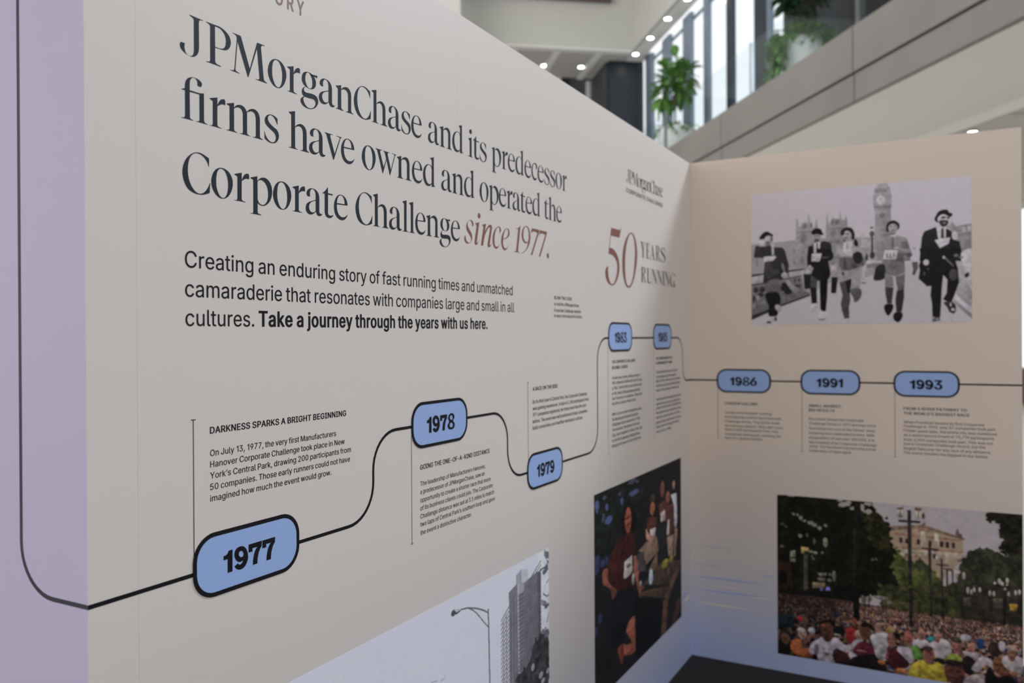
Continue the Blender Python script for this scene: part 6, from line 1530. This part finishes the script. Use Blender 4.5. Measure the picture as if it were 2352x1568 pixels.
box_obj('dark_panel', (8.0, VW - .02, HF - .1), (16.34, VW + .15, HC), M['core_wall'], ft, B)
box_obj('panel_post', (13.36, VW - .14, HF), (13.48, VW - .02, HC), M['steel'], ft, B)
# lower glazing seen past the free edge of the end panel
w2 = empty('window_2', B(10, 15, -1.5))
tag(w2, kind='structure')
for u in (4, 8, 12, 16, 20):
    box_obj('mullion', (u, 15.0, -1.57), (u + .12, 15.25, HB), M['mullion'], w2, B)
box_obj('bottom_rail', (2, 15.0, -1.57), (24, 15.3, -.75), M['bronze'], w2, B)

# glass balustrade on the balcony edge
gb = empty('glass_balustrade', B(18, V0 + .06, HF))
tag(gb, 'clear glass balustrade along the edge of the stone balcony', 'balustrade')
gu = [-4, 0.4, 4.8, 9.2, 13.6, 18.0, 22.4, 26.8]
for a, b in zip(gu[:-1], gu[1:]):
    box_obj('glass_panel', (a + .01, V0 + .05, HF), (b - .01, V0 + .07, HF + .92), M['glass'], gb, B)
    box_obj('clamp_post', (b - .03, V0 + .03, HF), (b + .03, V0 + .09, HF + .92), M['steel'], gb, B)

# recessed downlights
def downlight(u, v, h, where, r=.085):
    root = empty('recessed_downlight', B(u, v, h))
    tag(root, 'round recessed downlight ' + where, 'downlight', 'downlights in the atrium ceilings')
    def disc(bm, r0, z0, z1, n=20):
        lo = [bm.verts.new(B(u + r0 * math.cos(a * 2 * math.pi / n), v + r0 * math.sin(a * 2 * math.pi / n), z0)) for a in range(n)]
        hi = [bm.verts.new(B(u + r0 * math.cos(a * 2 * math.pi / n), v + r0 * math.sin(a * 2 * math.pi / n), z1)) for a in range(n)]
        bm.faces.new(lo); bm.faces.new(hi[::-1])
        for i in range(n):
            bm.faces.new((lo[i], lo[(i + 1) % n], hi[(i + 1) % n], hi[i]))
    bm = bmesh.new(); disc(bm, r * 1.25, h - .012, h - .001); from_bm('trim_ring', bm, M['trim'], root)
    bm = bmesh.new(); disc(bm, r, h - .02, h - .0125); from_bm('lens', bm, M['lamp'], root)

downlight(20.65, 8.15, HC, 'in the white band, cut by the top of the picture')
downlight(22.01, 8.10, HC, 'in the white band, highest one fully in view')
downlight(23.5, 8.10, HC, 'in the white band, middle of the row')
downlight(24.91, 8.10, HC, 'in the white band, at the inner corner of the ceiling')
downlight(26.44, 6.71, HC + .03, 'in the grey slatted soffit beside the dark wall')
downlight(26.47, 5.46, HC + .03, 'in the grey slatted soffit, just above the panel edge')
downlight(11.34, 9.10, HB - .125, 'in the low ceiling above the end panel', .06)

# plants on the balcony
def leaf(bm, base, dirv, size, droop):
    side = dirv.cross(Vector((0, 0, 1)))
    if side.length < 1e-3: side = Vector((1, 0, 0))
    side.normalize()
    nrm = side.cross(dirv).normalized()
    rows = []
    for t, wv in ((0, .06), (.25, .36), (.55, .5), (.8, .34), (1, .03)):
        c = base + dirv * size * t - Vector((0, 0, 1)) * size * droop * t * t
        rows.append((bm.verts.new(c - side * wv * size * .55 + nrm * .06 * size), bm.verts.new(c), bm.verts.new(c + side * wv * size * .55 + nrm * .06 * size)))
    for a, b in zip(rows[:-1], rows[1:]):
        bm.faces.new((a[0], a[1], b[1], b[0]))
        bm.faces.new((a[1], a[2], b[2], b[1]))

def blob(n, cen, rad, size, seed, droop=.35):
    bm = bmesh.new()
    rg = random.Random(seed)
    for _ in range(n):
        d = Vector((rg.gauss(0, 1), rg.gauss(0, 1), rg.gauss(0, 1))).normalized()
        q = rg.random() ** .45
        base = cen + Vector((d.x * rad[0], d.y * rad[1], d.z * rad[2])) * q
        dv = (d + Vector((rg.uniform(-.5, .5), rg.uniform(-.5, .5), rg.uniform(-.3, .5)))).normalized()
        leaf(bm, base, dv, size * rg.uniform(.6, 1.15), droop)
    return bm

def pot(bm, u, v, h, prof, n=28):
    rings = [[bm.verts.new(B(u + r * math.cos(a * 2 * math.pi / n), v + r * math.sin(a * 2 * math.pi / n), h + z)) for a in range(n)] for r, z in prof]
    for a, b in zip(rings[:-1], rings[1:]):
        for i in range(n):
            bm.faces.new((a[i], a[(i + 1) % n], b[(i + 1) % n], b[i]))
    bm.faces.new(rings[0]); bm.faces.new(rings[-1][::-1])

BOWL = [(.25, 0), (.40, .35), (.46, .75), (.46, .92), (.41, .92), (.40, .82)]
def plant(name, label, u, v, parts, prof=BOWL, group=None):
    root = empty(name, B(u, v, HF))
    tag(root, label, 'potted plant', group)
    bm = bmesh.new(); pot(bm, u, v, HF, prof)
    from_bm('planter', bm, M['white'], root, True)
    r, z = prof[-1]
    bm = bmesh.new(); pot(bm, u, v, HF, [(r * .98, z - .06), (r * .98, z)])
    from_bm('soil', bm, M['soil'], root)
    for nm, bm, m in parts:
        from_bm(nm, bm, M[m], root)

def stem(pts, r):
    bm = bmesh.new()
    n = 8
    rings = []
    for i, p in enumerate(pts):
        rings.append([bm.verts.new(p + Vector((r * math.cos(a * 2 * math.pi / n), r * math.sin(a * 2 * math.pi / n), 0))) for a in range(n)])
    for a, b in zip(rings[:-1], rings[1:]):
        for i in range(n):
            bm.faces.new((a[i], a[(i + 1) % n], b[(i + 1) % n], b[i]))
    bm.faces.new(rings[0]); bm.faces.new(rings[-1][::-1])
    return bm

u, v = 19.5, 7.35
c = B(u, v, 6.45)
crown = blob(75, c, (.38, .38, .44), .42, 5)
for dx, dz, nn in ((-.32, -.40, 22), (.30, .12, 18), (0, .44, 16)):
    b2 = blob(nn, c + vh.to_3d() * dx + Vector((0, 0, dz)), (.22, .22, .25), .38, 6 + nn)
    me = bpy.data.meshes.new('t'); b2.to_mesh(me); b2.free(); crown.from_mesh(me); bpy.data.meshes.remove(me)
plant('fiddle_leaf_tree', 'small green broad leaved tree in a white bowl planter behind the glass balustrade', u, v,
      [('trunk', stem([B(u, v, HF + .8), B(u + .03, v + .02, 5.7), B(u, v, 6.5)], .025), 'trunk'), ('crown', crown, 'leaf'),
       ('underplanting', blob(300, B(u, v, 5.24), (.50, .50, .12), .15, 9, .8), 'leaf')])

u, v = 13.6, 7.5
ivy = blob(420, B(u, v, 5.36), (.50, .50, .17), .17, 21, .7)
rg = random.Random(4)
for k in range(170):
    s = rg.random()
    leaf(ivy, B(u + rg.uniform(-.2, .3) - .1, v - .46 - .10 * rg.random(), 5.35 - .75 * s), Vector((rg.uniform(-1, 1), rg.uniform(-1, 1), -.6)).normalized(), .13, .5)
plant('trailing_plant', 'trailing green plant spilling over a white planter near the top of the picture', u, v,
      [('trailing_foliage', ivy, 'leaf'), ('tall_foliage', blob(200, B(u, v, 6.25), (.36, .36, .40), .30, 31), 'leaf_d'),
       ('trunk', stem([B(u, v, HF + .8), B(u, v, 6.3)], .03), 'trunk')], [(.28, 0), (.34, .5), (.37, .92), (.37, 1.0), (.34, 1.0), (.33, .92)])
